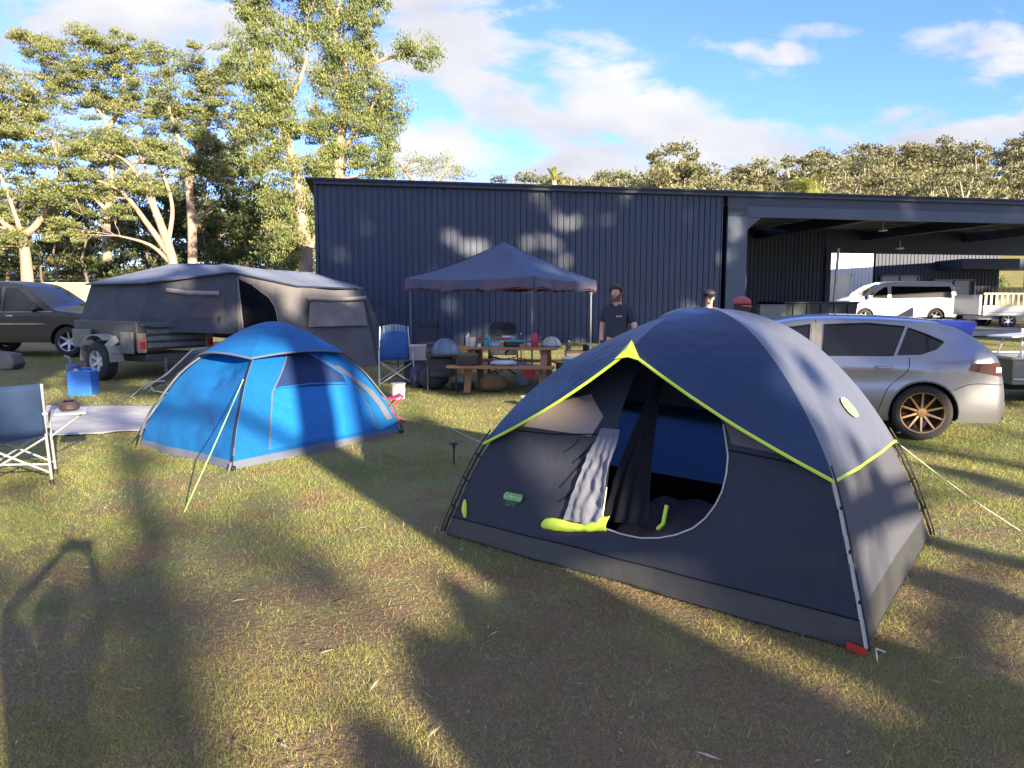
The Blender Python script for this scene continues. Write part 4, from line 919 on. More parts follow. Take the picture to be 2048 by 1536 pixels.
# heading: nose direction (-cos17, sin17)
hd = Vector((math.cos(azH), math.sin(azH), 0)); side = Vector((-hd.y, hd.x, 0))  # local +y
locH = rwp - hd*.85 + side*-.0
# near side must be local y such that it faces camera (-Y): local +y = side ; side = (-sin,cos) of azH -> (-.29,-.956): so near side is +y
locH = locH - side*.80; locH.z = gz(locH.x, locH.y)
hatch = car('hatchback', 'silver five-door hatchback with gold ten-spoke wheels and blue roof spoiler', 'car', locH, azH, topH, .22, hwH, [(.85,.365),(3.47,.365)], .325, m_silver, winH,
            [(.2,.6,1.09),(2.55,3.2,1.1)], (.325,.235,.21,10,mk('gold_rim', (.62,.40,.20), (.5,.32,.15), rough=.3, metal=.85),.022),
            seams=[[(1.02,.96),(1.04,.80),(1.22,.62),(1.30,.40),(1.34,.27)],[(2.02,.96),(2.02,.3)],[(2.02,1.38),(2.02,.96)],[(1.36,.27),(3.0,.27)],[(3.05,.3),(3.12,.9)],[(.04,.66),(.35,.67),(.55,.60)]])
# B pillar and C pillar dark strips, tail lamp, handles, spoiler, bumper lower
mb = MB(); 
for sd in (1,-1): mb.add([(x, sd*(hwH(x,z)+.004), z) for x, z in ((1.97,.975),(2.08,.975),(2.06,1.34),(1.95,1.345))], [(0,1,2,3)])
mb.build('door_pillar', mk('pillar_grey', (.20,.19,.18), rough=.3), hatch)
for sd in (1, -1):
    mb = MB(); mb.grid(lambda a, b: (lerp(lerp(.045,.085,b), .40-.03*b, a), sd*(hwH(lerp(lerp(.045,.085,b), .40-.03*b, a), .85)+.010), lerp(.755+.065*a, .915-.015*a, b)), 8, 3); mb.build('tail_lamp', mk('tail_lamp_red', (.10,.012,.012), rough=.1, coat=.6), hatch, smooth=True)
    mb = MB(); mb.grid(lambda a, b: (lerp(.06,.12,a), sd*(hwH(lerp(.06,.12,a),.83)+.016), lerp(.80, .86, b)), 4, 2); mb.build('indicator', mk('lamp_clear', (.75,.72,.65), rough=.1, coat=.5), hatch, smooth=True)
    for hx in (1.28, 2.25):
        mb = MB(); mb.tube([(hx-.09, sd*(hwH(hx,.84)), .845),(hx-.07, sd*(hwH(hx,.84)+.035), .845),(hx+.07, sd*(hwH(hx,.84)+.035), .845),(hx+.09, sd*hwH(hx,.84), .845)], .013, 6); mb.build('door_handle', m_chrome, hatch, smooth=True)
    mb = MB(); mb.ell((3.02, sd*(.90), 1.02), (.10,.09,.07)); mb.build('mirror', m_silver, hatch, smooth=True)
mb = MB(); mb.grid(lambda a, b: (lerp(.30,.66,b), lerp(-.60,.60,a), lerp(1.345,1.352,b)+.012*math.sin(PI*a)), 12, 4)
for sy in (-.585,.585): mb.add([(.66,sy,1.325),(.30,sy,1.34),(.36,sy,1.17),(.46,sy,1.21)], [(0,1,2,3)])
mb.build('spoiler', mk('blue_paint', (.02,.07,.55), rough=.3, coat=.5), hatch, solid=.035)
mb = MB(); mb.box((.02,0,.36),(.10,1.30,.20)); mb.build('rear_diffuser', m_trimb, hatch, bevel=.02)
mb = MB(); mb.box((-.012,0,.70),(.015,.40,.11)); mb.build('number_plate', mk('plate_white', (.7,.7,.66)), hatch)
mb = MB(); mb.tube([(-.02,-.5,.28),(.15,-.5,.28)], .05, 12); mb.build('exhaust', m_chrome, hatch)
# white van
m_white = mk('white_paint', (.50,.53,.58), (.48,.51,.56), rough=.25, coat=.6, scale=.5)
def hwV(x, z): return .93-.10*max(0,(abs(x-2.55)/2.55)-.7)**2/.09-max(0,z-1.05)*.20-.03*max(0,(.5-z)/.3)**2
topV = [(.02,.35),(-.02,.7),(.03,1.1),(.14,1.6),(.26,1.84),(.55,1.905),(1.5,1.925),(2.8,1.92),(3.35,1.84),(3.8,1.62),(4.3,1.30),(4.7,1.15),(5.0,1.0),(5.13,.75),(5.14,.4)]
winV = [[(.32,1.18),(3.05,1.16),(3.05,1.70),(.42,1.70),(.33,1.55)],[(3.22,1.16),(4.0,1.19),(3.62,1.50),(3.36,1.66),(3.22,1.68)],[(4.06,1.19),(4.30,1.19),(4.02,1.32),(3.78,1.46)]]
van = car('passenger_van', 'white passenger van with dark side windows parked beyond shed bay', 'van', (0,0,0), PI, topV, .26, hwV, [(1.02,.40),(4.22,.40)], .35, m_white, winV,
          [(.1,.3,1.2),(3.35,4.4,1.25)], (.35,.23,.22,5,mk('alloy_rim', (.5,.5,.52), rough=.35, metal=.8),.07),
          seams=[[(3.14,1.75),(3.14,.4)],[(1.5,1.1),(1.45,.85),(1.45,.4)],[(1.5,1.1),(3.1,1.1)]])
q = P(1903, 600, 34.3); van.location = (q.x, 34.6, gz(q.x,34.6)-.05)
for sd in (1,-1):
    mb = MB(); mb.grid(lambda a, b: (lerp(-.005,.12,a)+.03*b, sd*(hwV(.1,1.0)+.008), lerp(.78,1.18,b)), 3, 4); mb.build('tail_lamp', mk('lamp_red', (.45,.03,.03), rough=.15, coat=.5), van)
    mb = MB(); mb.grid(lambda a, b: (lerp(4.85,5.1,a), sd*(hwV(4.95,.85)+.01-.06*a), lerp(.80,.95,b)), 4, 2); mb.build('headlamp', mk('lamp_clear', (.75,.72,.65)), van)
    for hx in (1.75,3.4): mb = MB(); mb.box((hx, sd*(hwV(hx,1.0)+.02), 1.03),(.18,.03,.035)); mb.build('door_handle', m_white, van, bevel=.006)
    mb = MB(); mb.ell((4.12, sd*1.02, 1.22),(.08,.10,.12)); mb.build('mirror', m_white, van, smooth=True)
# dark SUV at left
m_dpaint = mk('dark_paint', (.010,.012,.016), rough=.25, metal=.0, coat=.25)
def hwS(x, z): return .92-.10*max(0,(abs(x-2.3)/2.3)-.65)**2/.1-max(0,z-1.08)*.30-.03*max(0,(.5-z)/.3)**2
topS = [(.02,.4),(0,.7),(.03,1.1),(.15,1.5),(.3,1.72),(.6,1.80),(1.4,1.84),(2.3,1.81),(2.62,1.70),(2.95,1.46),(3.3,1.20),(3.55,1.12),(4.1,1.06),(4.5,.94),(4.62,.72),(4.63,.4)]
winS = [[(.3,1.18),(1.05,1.13),(1.05,1.66),(.5,1.64)],[(1.13,1.12),(2.02,1.10),(2.02,1.68),(1.13,1.68)],[(2.10,1.10),(3.12,1.12),(2.95,1.28),(2.66,1.52),(2.42,1.67),(2.10,1.68)]]
wS = G(140,715); aS = math.radians(-4); hdS = Vector((math.cos(aS), math.sin(aS), 0)); sdS = Vector((-hdS.y, hdS.x, 0))
lS = wS - hdS*3.72 + sdS*.85; lS.z = gz(lS.x, lS.y)
suv = car('station_wagon', 'dark grey four-wheel-drive wagon cut by left picture edge', 'car', lS, aS, topS, .34, hwS, [(.85,.42),(3.72,.42)], .37, m_dpaint, winS, [(.1,.4,1.2),(2.6,3.35,1.2)],
          (.37,.24,.24,6,bpy.data.materials['alloy_rim'],.06), seams=[[(1.09,1.72),(1.09,.45)],[(2.06,1.72),(2.06,.45)],[(3.05,1.1),(3.15,.8),(3.2,.45)]])
mb = MB()
for sd in (-1,1): mb.tube([(x, sd*(hwS(x,1.10)+.004), 1.085+.004*x) for x in (.3,1,2,3,3.4)], .011, 5); mb.tube([(x, sd*(hwS(x,.8)+.006), .80) for x in (1.2,2,3,3.3)], .02, 5)
mb.build('side_strip', m_chrome, suv)
for sd in (-1,1):
    mb = MB(); mb.ell((3.0, sd*1.0, 1.17),(.09,.11,.09)); mb.build('mirror', m_dpaint, suv, smooth=True)
    mb = MB(); mb.grid(lambda a, b: (lerp(4.25,4.58,a), sd*(hwS(4.4,.9)+.012-.05*a), lerp(.80,.93,b)), 4, 2); mb.build('headlamp', mk('lamp_clear', (.75,.72,.65)), suv)
    for hx in (1.35,2.3): mb = MB(); mb.box((hx, sd*(hwS(hx,1.0)+.02), 1.0),(.18,.03,.03)); mb.build('door_handle', m_chrome, suv, bevel=.006)
# grey tray utility at far right beyond the bay
ut = thing('tray_truck', 'grey tray-back truck with slatted cream load at right edge beyond shed', 'truck', (0,0,0), 0)
p = P(1962, 640, 30.3); z0 = gz(p.x, 30.3); ut.location = (p.x, 30.3, z0)
mb = MB(); mb.box((1.6,.9,.72),(3.1,1.8,.42)); mb.box((1.6,.0,.66),(3.1,.04,.05)); mb.build('tray', mk('tray_grey', (.20,.23,.28), rough=.4, metal=.3), ut, bevel=.01)
mb = MB(); mb.box((-.05,.9,.95),(.10,1.75,.8)); mb.box((1.6,.9,.45),(3.0,1.0,.2)); mb.build('headboard', m_white, ut, bevel=.01)
mb = MB(); mb.box((4.1,.9,1.05),(1.6,1.7,.7)); mb.box((3.9,.9,1.6),(1.1,1.5,.5)); mb.build('cab', mk('cab_dark', (.03,.045,.09), rough=.3, coat=.5), ut, bevel=.08)
mb = MB()
for k in range(12): mb.box((.2+k*.22, .1, 1.18),(.09,.03,.46))
mb.box((1.45,.1,1.40),(2.7,.05,.06)); mb.build('slatted_side', mk('cream_rail', (.78,.74,.58)), ut)
for wx in (1.15, 4.3):
    for sy in (.12,1.68): wheel(ut, (wx, sy, .31), .32, .20, .2, 6, bpy.data.materials['alloy_rim'], -1 if sy < 1 else 1, spw=.05)
# silver box trailer right of the hatch
bx = thing('box_trailer', 'grey metal box trailer behind silver hatch at right picture edge', 'trailer', (0,0,0), math.radians(-6))
p = G(1990, 797); bx.location = (7.45, 10.9, gz(7.15, 10.9))
m_galv = mk('galv_sheet', (.13,.145,.155), (.10,.11,.12), rough=.38, metal=.6, scale=3)
mb = MB(); mb.box((1.2,0,.52),(2.6,.04,.36)); mb.box((1.2,1.5,.52),(2.6,.04,.36)); mb.box((-.08,.75,.52),(.04,1.46,.36)); mb.box((2.48,.75,.52),(.04,1.46,.36)); mb.box((1.2,.75,.36),(2.56,1.46,.03)); mb.build('tray', m_galv, bx)
mb = MB(); mb.tube([(-.1,-.03,.72),(2.5,-.03,.72),(2.5,1.53,.72),(-.1,1.53,.72),(-.1,-.03,.72)], .02, 8); mb.build('top_rail', mk('galv_rail', (.55,.56,.55), rough=.3, metal=.8), bx, smooth=True)
mb = MB(); mb.tube([(-.1,-.05,.42),(2.5,-.05,.42)], .022, 8); mb.build('side_rail', bpy.data.materials['galv_rail'], bx, smooth=True)
mb = MB(); mb.box((1.2,-.12,.44),(.85,.24,.04)); mb.box((.78,-.12,.36),(.04,.24,.18)); mb.box((1.62,-.12,.36),(.04,.24,.18)); mb.build('mudguard', m_galv, bx)
for sy in (-.12,1.62): wheel(bx, (1.2, sy, .29), .29, .18, .18, 5, bpy.data.materials['alloy_rim'], -1 if sy < 0 else 1, spw=.05)
mb = MB(); mb.box((1.2,.75,.28),(2.4,.9,.10)); mb.build('chassis', m_arch, bx)
rk = thing('folding_table', 'white metal folding table frame standing in the grey box trailer', 'table', (7.75, 11.2, gz(7.75,11.2)+.38), .2)
m_wt = mk('white_tube', (.72,.73,.74), rough=.35)
for a, b in (((-.28,0,0),(-.02,0,.62)),((.35,0,0),(.30,0,.75)),((-.28,.4,0),(-.02,.4,.62)),((.35,.4,0),(.30,.4,.75))):
    mb = MB(); mb.tube([a, b], .014, 6); mb.build('leg', m_wt, rk)
mb = MB(); mb.bar((-.3,.2,.64),(.75,.2,.70),.46,.02); mb.build('top', m_wt, rk)
# ------------------------------------------------------------------ camper trailer
m_canv = fabric('grey_canvas', (.082,.090,.108), (.052,.058,.075), rough=.9, thin=.06, scale=1.6, bump=.02, bscale=3)
m_canvt = fabric('roof_canvas', (.15,.18,.25), (.12,.145,.20), rough=.75, thin=.06, scale=1.2, bump=.02, bscale=2.5)
m_vbeige = mk('beige_flap', (.28,.25,.25), (.20,.19,.20), rough=.8)
cp = thing('camper_trailer', 'grey canvas fold-out camper tent on a dark off-road trailer', 'camper', (-7.2,14.6,gz(-7.2,14.6)))
def cc(mb, name, m, **k): o = mb.build(name, m, **k); return ch(o, cp)
def g3(p): return Vector((p.x, p.y, gz(p.x, p.y)))
A = P(182,570,15.8); B = P(306,566,14.4); Cc = P(474,545,14.9); D = P(604,573,15.9); E = P(722,578,17.4)
A2 = P(160,640,15.7); B2 = P(268,662,14.1); C2 = P(480,668,14.8); E2 = g3(Vector((-3.0,16.5,0))); D2_ = g3(Vector((-4.5,15.2,0))); C3 = g3(Vector((-5.4,14.6,0)))
R1 = P(345,527,16.2); R2 = P(446,530,15.6); R3 = P(560,546,16.8); R4 = P(622,547,17.6)
BKA = A+Vector((.9,2.4,0)); BKE = E+Vector((-.3,1.9,.05)); BKA2 = A2+Vector((1.0,2.6,-.4)); BKE2 = E2+Vector((-.1,2.6,.05))
def quad(mb, a, b, c, d, amp=.05, sag=.0, nu=18, nv=12, k=1.6, sd=0):
    """a-b top edge, d-c bottom edge"""
    def fn(u, v):
        p = a.lerp(b, u).lerp(d.lerp(c, u), v); n = (b-a).cross(d-a).normalized(); e = math.sin(PI*u)*math.sin(PI*min(1,v))
        q = p+n*(e*amp*1.6*mnoise.noise(p*k+Vector((sd,0,0)))+.3*amp*math.sin(PI*u)*mnoise.noise(p*k*4)); q.z -= sag*math.sin(PI*u)*(1-v); return q
    mb.grid(fn, nu, nv)
mb = MB(); quad(mb, A, B, B2, A2, .10); cc(mb, 'end_wall', m_canv, smooth=True, ang=180)
mb = MB(); quad(mb, B, Cc, C2, B2, .10, .0, sd=3); cc(mb, 'side_wall', m_canv, smooth=True, ang=180)
# annex wall; near-black sheet stands in for the shade inside the doorway
DM = lambda s, t: Cc.lerp(D, s).lerp(C3.lerp(D2_, s), t)
def SD(s, t):
    p = DM(s, t); return p+Vector((-.3,-.9,0))*(.06*math.sin(PI*s)*mnoise.noise(p*1.5)+.015*mnoise.noise(p*6))
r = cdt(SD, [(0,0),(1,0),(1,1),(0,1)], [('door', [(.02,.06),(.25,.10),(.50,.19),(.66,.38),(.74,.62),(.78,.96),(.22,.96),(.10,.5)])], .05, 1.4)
cc(r['base'], 'annex_wall', fabric('annex_canvas', (.14,.132,.13), (.09,.09,.105), rough=.9, thin=.06, scale=1.6, bump=.02, bscale=3), smooth=True, ang=180); cc(r['door'], 'doorway_shade_sheet', mk('doorway_black', (.004,.005,.009), rough=.95, spec=.1), smooth=True, ang=180)
mb = MB(); mb.tube([SD(*q)+Vector((-.01,-.03,0)) for q in [(.25,.10),(.50,.19),(.60,.28),(.66,.38),(.74,.62),(.78,.96)]], .010, 5); mb.tube([SD(*q)+Vector((-.01,-.03,0)) for q in [(.02,.06),(.10,.5),(.22,.96)]], .010, 5); cc(mb, 'door_zip', m_vbeige)
mb = MB(); quad(mb, D, E, E2, D2_, .12, .05, sd=7); cc(mb, 'annex_wall', bpy.data.materials['annex_canvas'], smooth=True, ang=180)
mb = MB(); quad(mb, E, BKE, BKE2, E2, .06, sd=9); quad(mb, BKA, A, A2, BKA2, .05, sd=2); quad(mb, BKE, BKA, BKA2, BKE2, .06, sd=5); cc(mb, 'rear_wall', m_canv, smooth=True, ang=180)
mb = MB(); up = Vector((0,0,.03)); lip = Vector((-.05,-.10,-.0))
quad(mb, R1, R2, B+lip*1.2, A+lip+up, .05, nu=16, nv=10)
def tri(mb, a, b, c, **k): quad(mb, a, b, c, a.lerp(b,.001), **k)
quad(mb, R2+up, R2+up, Cc+lip, B+lip*1.2, .03)
quad(mb, R2+up, R3+up, D+lip, Cc+lip, .05, sd=4); quad(mb, R3+up, R4+up, E+lip, D+lip, .05, sd=6)
quad(mb, BKA, R1, R1, A+lip+up, .02); quad(mb, BKA, BKE, R4+up, R1, .04, sd=8); quad(mb, R4+up, BKE, BKE, E+lip, .02); quad(mb, R1, R4+up, R3+up, R2+up, .02)
cc(mb, 'roof', m_canvt, smooth=True, ang=60)
mb = MB(); mb.tube([A+lip+up*.5, B+lip*1.3, Cc+lip*1.2, D+lip*1.2, E+lip*1.1], .02, 6); cc(mb, 'roof_edge', m_navy2)
def flap(px, wall, name='window_flap'):
    mb = MB(); mb.tube([wall(*q) for q in px], .045, 8); cc(mb, name, m_vbeige, smooth=True)
f1 = lambda s, t: B.lerp(Cc, s).lerp(B2.lerp(C2, s), t)+Vector((.0,-.06,0)); flap([(.20,.18),(.45,.27),(.80,.32)], f1)
f2 = lambda s, t: D.lerp(E, s).lerp(D2_.lerp(E2, s), t)+Vector((.1,-.06,0)); flap([(.06,.14),(.5,.15),(.97,.12)], f2)
mb = MB(); mb.grid(lambda a, b: f1(.15+.70*a, .34+.40*b)+Vector((0,.05,0)), 8, 6); cc(mb, 'window_mesh', mk('dark_mesh', (.09,.085,.09), rough=.9)); mb = MB(); mb.grid(lambda a, b: f2(.08+.84*a, .18+.30*b)+Vector((0,.04,0)), 8, 6); cc(mb, 'window_mesh', mk('dark_mesh2', (.12,.115,.115), (.2,.19,.18), rough=.9, scale=3))
mb = MB(); mb.tube([R2+Vector((0,-.02,.02)), P(438,645,14.6)], .012, 6); cc(mb, 'tent_pole', m_pole); mb = MB(); mb.tube([E+Vector((.03,-.05,0)), E2+Vector((.12,-.2,0))], .016, 6); cc(mb, 'tent_pole', m_pole)
# trailer under canvas
nr = Vector((.87,-.49,0)); nsd = Vector((.49,.87,0)); rc = Vector((-6.95,13.75,0)); z0 = gz(rc.x, rc.y)
def T(a, b, z): return rc - nr*a + nsd*b + Vector((0,0,z0+z))
Rt = Matrix((nr, nsd, Vector((0,0,1)))).transposed()
m_trl = mk('trailer_dark', (.06,.065,.065), rough=.5, metal=.2); m_tbar = mk('trailer_panel', (.16,.17,.17), (.10,.11,.11), rough=.5, metal=.3)
mb = MB(); mb.box(T(.98,.85,.85), (1.96,1.65,.55), Rt); mb.box(T(1.0,.85,.42), (1.9,1.2,.14), Rt); cc(mb, 'trailer_body', m_trl, bevel=.02)
mb = MB()
for k in range(4): mb.box(T(-.02,.85,.66+.13*k), (.03,1.25,.085), Rt)
cc(mb, 'tailgate', m_tbar, bevel=.01)
mb = MB(); mb.box(T(-.05,.85,1.06), (.04,1.5,.05), Rt); mb.tube([T(-.12,.25,1.02), T(-.12,1.5,1.02)], .014, 6); cc(mb, 'tailgate_rail', m_purl)
for b_ in (.10, 1.58):
    mb = MB(); mb.box(T(-.04,b_,.72), (.05,.16,.36), Rt); lp = cc(mb, 'lamp_plate', mk('lamp_plate', (.30,.20,.16), rough=.5))
    mb = MB(); mb.box(T(-.075,b_,.68), (.03,.10,.13), Rt); o = mb.build('tail_lamp', bpy.data.materials['lamp_red']); o.parent = lp
e = wheel(cp, (0,0,0), .37, .20, .24, 6, mk('white_rim', (.62,.62,.60), rough=.4), -1, spw=.06); q = T(.85,-.13,.37)-cp.location; e.location = q; e.rotation_euler = (0,0,math.atan2(nr.y, nr.x))
mb = MB(); pts = [T(.85+.47*math.cos(a), -.13, .40+.47*math.sin(a)) for a in [PI*(-.02+k/10*1.04) for k in range(11)]]
for i in range(10): mb.bar(pts[i], pts[i+1], .27, .018, up=(nr.x*math.cos(PI*i/10), nr.y*math.cos(PI*i/10), math.sin(PI*i/10)+.01))
cc(mb, 'mudguard', mk('guard_grey', (.30,.32,.31), rough=.5, metal=.3))
mb = MB(); mb.box(T(.2,-.03,.72),(.36,.05,.4),Rt); cc(mb, 'side_locker', m_tbar, bevel=.01); mb = MB(); mb.box(T(1.6,-.03,.78),(.6,.05,.35),Rt); cc(mb, 'side_locker', m_tbar, bevel=.01)
mb = MB(); mb.tube([T(-.1,1.15,.42), T(-.1,1.15,.05)], .02, 6); mb.tube([T(-.15,.5,.42), T(-.15,.5,.02)], .03, 6); cc(mb, 'stabiliser_leg', m_purl)
mb = MB(); mb.box(T(-.06,1.55,.52),(.03,.30,.12),Rt); cc(mb, 'number_plate', mk('plate_yellow', (.55,.5,.12)))

# ------------------------------------------------------------------ gazebo
gzb = thing('gazebo', 'navy pop-up gazebo with red-edged valance over the picnic table', 'gazebo', (-.155,14.4,gz(0,14.4)))
def gg(mb, name, m, **k): return ch(mb.build(name, m, **k), gzb)
m_can = fabric('canopy_navy', (.070,.102,.175), (.058,.085,.148), rough=.6, thin=.10, bump=.008, bscale=3)
m_val = mk('valance_red', (.11,.072,.105), (.055,.072,.135), rough=.7, scale=2.2, stretch=(1,1,.4), contrast=.25)
cn = [Vector((.37,12.6,2.05)), Vector((1.67,14.95,2.05)), Vector((-.68,16.25,2.07)), Vector((-1.98,13.9,2.05))]; pk = Vector((-.155,14.4,2.76))
for i in range(4):
    a, b = cn[i], cn[(i+1)%4]
    mb = MB()
    def fn(u, v, a=a, b=b):
        p = a.lerp(b, u).lerp(pk, v); e = math.sin(PI*u)*(1-v); p.z -= .05*e+.07*math.sin(PI*v)*(1-.2*u); p.z += .012*mnoise.noise(p*3); return p
    mb.grid(fn, 16, 12); gg(mb, 'canopy_panel', m_can, smooth=True, ang=180)
    mb = MB(); mb.grid(lambda u, v, a=a, b=b: fn(u, 0, a, b)+Vector((0,0,-.20*v*(1-.22*abs(math.sin(PI*u*3))))) + (((a+b)/2-pk).xy.to_3d().normalized())*(.01+.012*math.sin(u*40)*v), 40, 3); gg(mb, 'valance', m_val, smooth=True, ang=180)
    mb = MB(); mb.tube([a.lerp(b,k/8)+Vector((0,0,-.205+.0*k)) for k in range(9)], .010, 5); gg(mb, 'valance_edge', mk('edge_red', (.16,.035,.05)))
m_leg = mk('grey_leg', (.12,.135,.165), rough=.5, metal=.3)
for i, c in enumerate(cn):
    cz = gz(c.x, c.y); inn = (pk-c); inn.z = 0; inn.normalize(); f_ = c+inn*.10
    if i == 1: f_ = c+inn*.1
    mb = MB(); mb.bar((f_.x,f_.y,cz), (f_.x,f_.y,2.0), .028, .028); mb.box((f_.x,f_.y,cz+.01),(.09,.09,.015)); mb.box((f_.x,f_.y,1.80),(.05,.05,.06)); gg(mb, 'leg', m_leg)
mb = MB()
for i in range(4):
    a, b = cn[i]-Vector((0,0,.08)), cn[(i+1)%4]-Vector((0,0,.08)); n = 4
    for k in range(n):
        p, q = a.lerp(b, k/n), a.lerp(b, (k+1)/n); h = Vector((0,0,.16)); mb.tube([p, q-h], .008, 4); mb.tube([p-h, q], .008, 4)
gg(mb, 'scissor_frame', m_leg)
# ------------------------------------------------------------------ picnic table
m_wood = mk('picnic_wood', (.36,.19,.09), (.25,.13,.065), rough=.7, scale=5, stretch=(1,6,6), bump=.003, bscale=30)
TC = Vector((-.08,12.75,gz(0,12.75))); TR = math.radians(-9)
pt = thing('picnic_table', 'brown timber picnic table with A-frame ends under the gazebo', 'picnic table', TC, TR)
mb = MB()
for k in range(5): mb.box((0,-.32+.16*k,.73),(1.75,.145,.04))
mb.build('table_top', m_wood, pt, bevel=.004)
for s in (-1,1):
    mb = MB(); 
    for k in (0,1): mb.box((0,s*(.62+.15*k),.45),(1.75,.135,.04))
    mb.build('bench', m_wood, pt, bevel=.004)
for sx in (-.62,.62):
    mb = MB(); mb.box((sx,0,.40),(.045,1.5,.10)); mb.box((sx,0,.68),(.045,.7,.08)); mb.build('cross_beam', m_wood, pt)
    for s in (-1,1): mb = MB(); mb.bar((sx+.045,s*.26,.71),(sx+.045,s*.62,.0),.045,.11,up=(1,0,0)); mb.build('leg', m_wood, pt)
RT = Matrix.Rotation(TR, 3, 'Z')
def on(x, y, z): return TC+RT@Vector((x,y,z))
def sack(name, lab, cat, loc, r, m, rz=0, seed=0):
    t = thing(name, lab, cat, loc, rz); mb = MB()
    def fn(u, v):
        a = u*2*PI; b = PI*v; d = Vector((math.sin(b)*math.cos(a), math.sin(b)*math.sin(a), -math.cos(b))); k = 1+.16*mnoise.noise(d*2.2+Vector((seed,0,0))); d = Vector((abs(d.x)**.75*math.copysign(1,d.x), abs(d.y)**.75*math.copysign(1,d.y), d.z))
        return Vector((d.x*r[0]*k, d.y*r[1]*k, r[2]*.98+d.z*r[2]*k))
    mb.grid(fn, 20, 14); mb.build('bag', m, t, smooth=True, ang=180)
    mb = MB(); mb.tube([(-r[0]*.45,0,r[2]*1.8),(-r[0]*.3,0,r[2]*2.25),(r[0]*.3,0,r[2]*2.25),(r[0]*.45,0,r[2]*1.8)], .012, 6); mb.build('handle', m_blk, t, smooth=True); return t
# items on the table
def solo(name, label, cat, mb, m, loc, rz=0, group=None, **k):
    o = mb.build(name, m, **k); o.location = loc; o.rotation_euler = (0,0,rz); return tag(o, label, cat, group)
def bottle(x, y, h, r, m, lab, capm, name='bottle', z=.75):
    t = thing(name, lab, 'bottle', on(x,y,z)); mb = MB(); mb.lathe([(r*.9,0),(r,.01),(r,h*.62),(r*.85,h*.72),(r*.35,h*.86),(r*.35,h*.93)], n=14); mb.build('flask', m, t, smooth=True)
    mb = MB(); mb.lathe([(r*.42,h*.92),(r*.42,h),(.0001,h)], n=10); mb.build('cap', capm, t); return t
m_red = mk('red_plastic', (.50,.03,.05), rough=.4); m_wht = mk('white_plastic', (.72,.71,.68), rough=.45); m_clear = mk('frosted_plastic', (.42,.48,.54), rough=.25, alpha=1, spec=.7)
m_brn = mk('brown_card', (.34,.20,.11), rough=.85); m_teal = mk('teal_plastic', (.05,.28,.34), rough=.45); m_blk = mk('black_plastic', (.03,.03,.035), rough=.4); m_khaki = mk('khaki_cloth', (.20,.15,.07), (.14,.10,.05), rough=.9, bump=.01, bscale=12)
bottle(.50,-.20,.27,.055, m_red, 'tall red bottle on the right part of picnic table', m_blk)
bottle(-.66,-.1,.24,.045, m_wht, 'white bottle with brown cap at left end of table', m_brn)
bottle(.22,.10,.22,.035, m_blk, 'dark slim bottle in the middle of picnic table', m_wht)
bottle(-.36,.05,.20,.035, m_teal, 'teal bottle beside white jar on picnic table', m_wht)
def jar(x, y, r, h, m, lab, name='jar', z=.75, lid=m_wht, cat='jar', n=14):
    t = thing(name, lab, cat, on(x,y,z)); mb = MB(); mb.lathe([(r*.92,0),(r,.01),(r,h*.85)], n=n); mb.build('jar_body', m, t, smooth=True); mb = MB(); mb.lathe([(r*1.04,h*.85),(r*1.04,h),(.0001,h)], n=n); mb.build('lid', lid, t); return t
jar(-.56,-.22,.055,.19, mk('cream_jar', (.70,.58,.42)), 'cream jar beside white bottle on table', lid=m_brn)
jar(-.48,.12,.05,.13, m_brn, 'small brown tin behind cream jar', 'tin', cat='tin', lid=m_red)
jar(-.05,-.22,.035,.10, mk('gold_jar', (.45,.33,.10)), 'small golden jar at front edge of table', lid=m_wht)
jar(.38,-.05,.04,.09, m_wht, 'white mug-sized pot left of red bottle', 'pot', cat='pot', lid=m_blk)
def crate(name, lab, cat, x, y, z, d, m, lidm=None, rz=0, world=None, lid=True):
    t = thing(name, lab, cat, world if world is not None else on(x,y,z), rz); mb = MB(); a, b, c = d
    mb.add([(-a*.46,-b*.46,0),(a*.46,-b*.46,0),(a*.46,b*.46,0),(-a*.46,b*.46,0),(-a/2,-b/2,c),(a/2,-b/2,c),(a/2,b/2,c),(-a/2,b/2,c)], [(3,2,1,0),(4,5,6,7),(0,1,5,4),(1,2,6,5),(2,3,7,6),(3,0,4,7)])
    mb.build('tub', m, t, bevel=.012)
    if lid: mb = MB(); mb.box((0,0,c+.012),(a*1.05,b*1.05,.03)); mb.build('lid', lidm or m, t, bevel=.008)
    return t
crate('storage_tray', 'black storage tray on right part of picnic table', 'tray', .14,-.16,.75,(.30,.22,.09), m_blk, m_teal)
crate('food_tub', 'teal-lidded low tub in middle of picnic table', 'tub', -.22,-.10,.75,(.34,.24,.08), m_clear, m_teal)
crate('card_box', 'small brown carton on rear of picnic table', 'box', -.18,.20,.75,(.24,.18,.12), m_brn)
def dome(lab, loc, r, h, m, name='food_cover'):
    t = thing(name, lab, 'food cover', loc); mb = MB(); mb.lathe([(r*math.cos(a), h*math.sin(a)) for a in [PI/2*k/8 for k in range(8)]]+[(.0001,h)], n=24); mb.build('shell', m, t, smooth=True)
    mb = MB(); mb.lathe([(r*1.03,-.005),(r*1.03,.02),(r*.99,.02)], n=24)
    for k in range(6): a = 2*PI*k/6; mb.tube([(math.cos(a)*r*1.005*math.cos(b), math.sin(a)*r*1.005*math.cos(b), h*1.005*math.sin(b)) for b in [PI/2*j/6 for j in range(7)]], .005, 4)
    mb.build('frame', m_leg, t); return t
dome('clear domed food cover at right end of picnic table', on(.76,-.05,.755), .17, .17, mk('pale_mesh', (.42,.40,.36), (.30,.30,.28), rough=.6))
jar(-.30,-.30,.038,.10, m_teal, 'teal cup at front left edge of picnic table', 'cup', cat='cup', lid=m_teal)
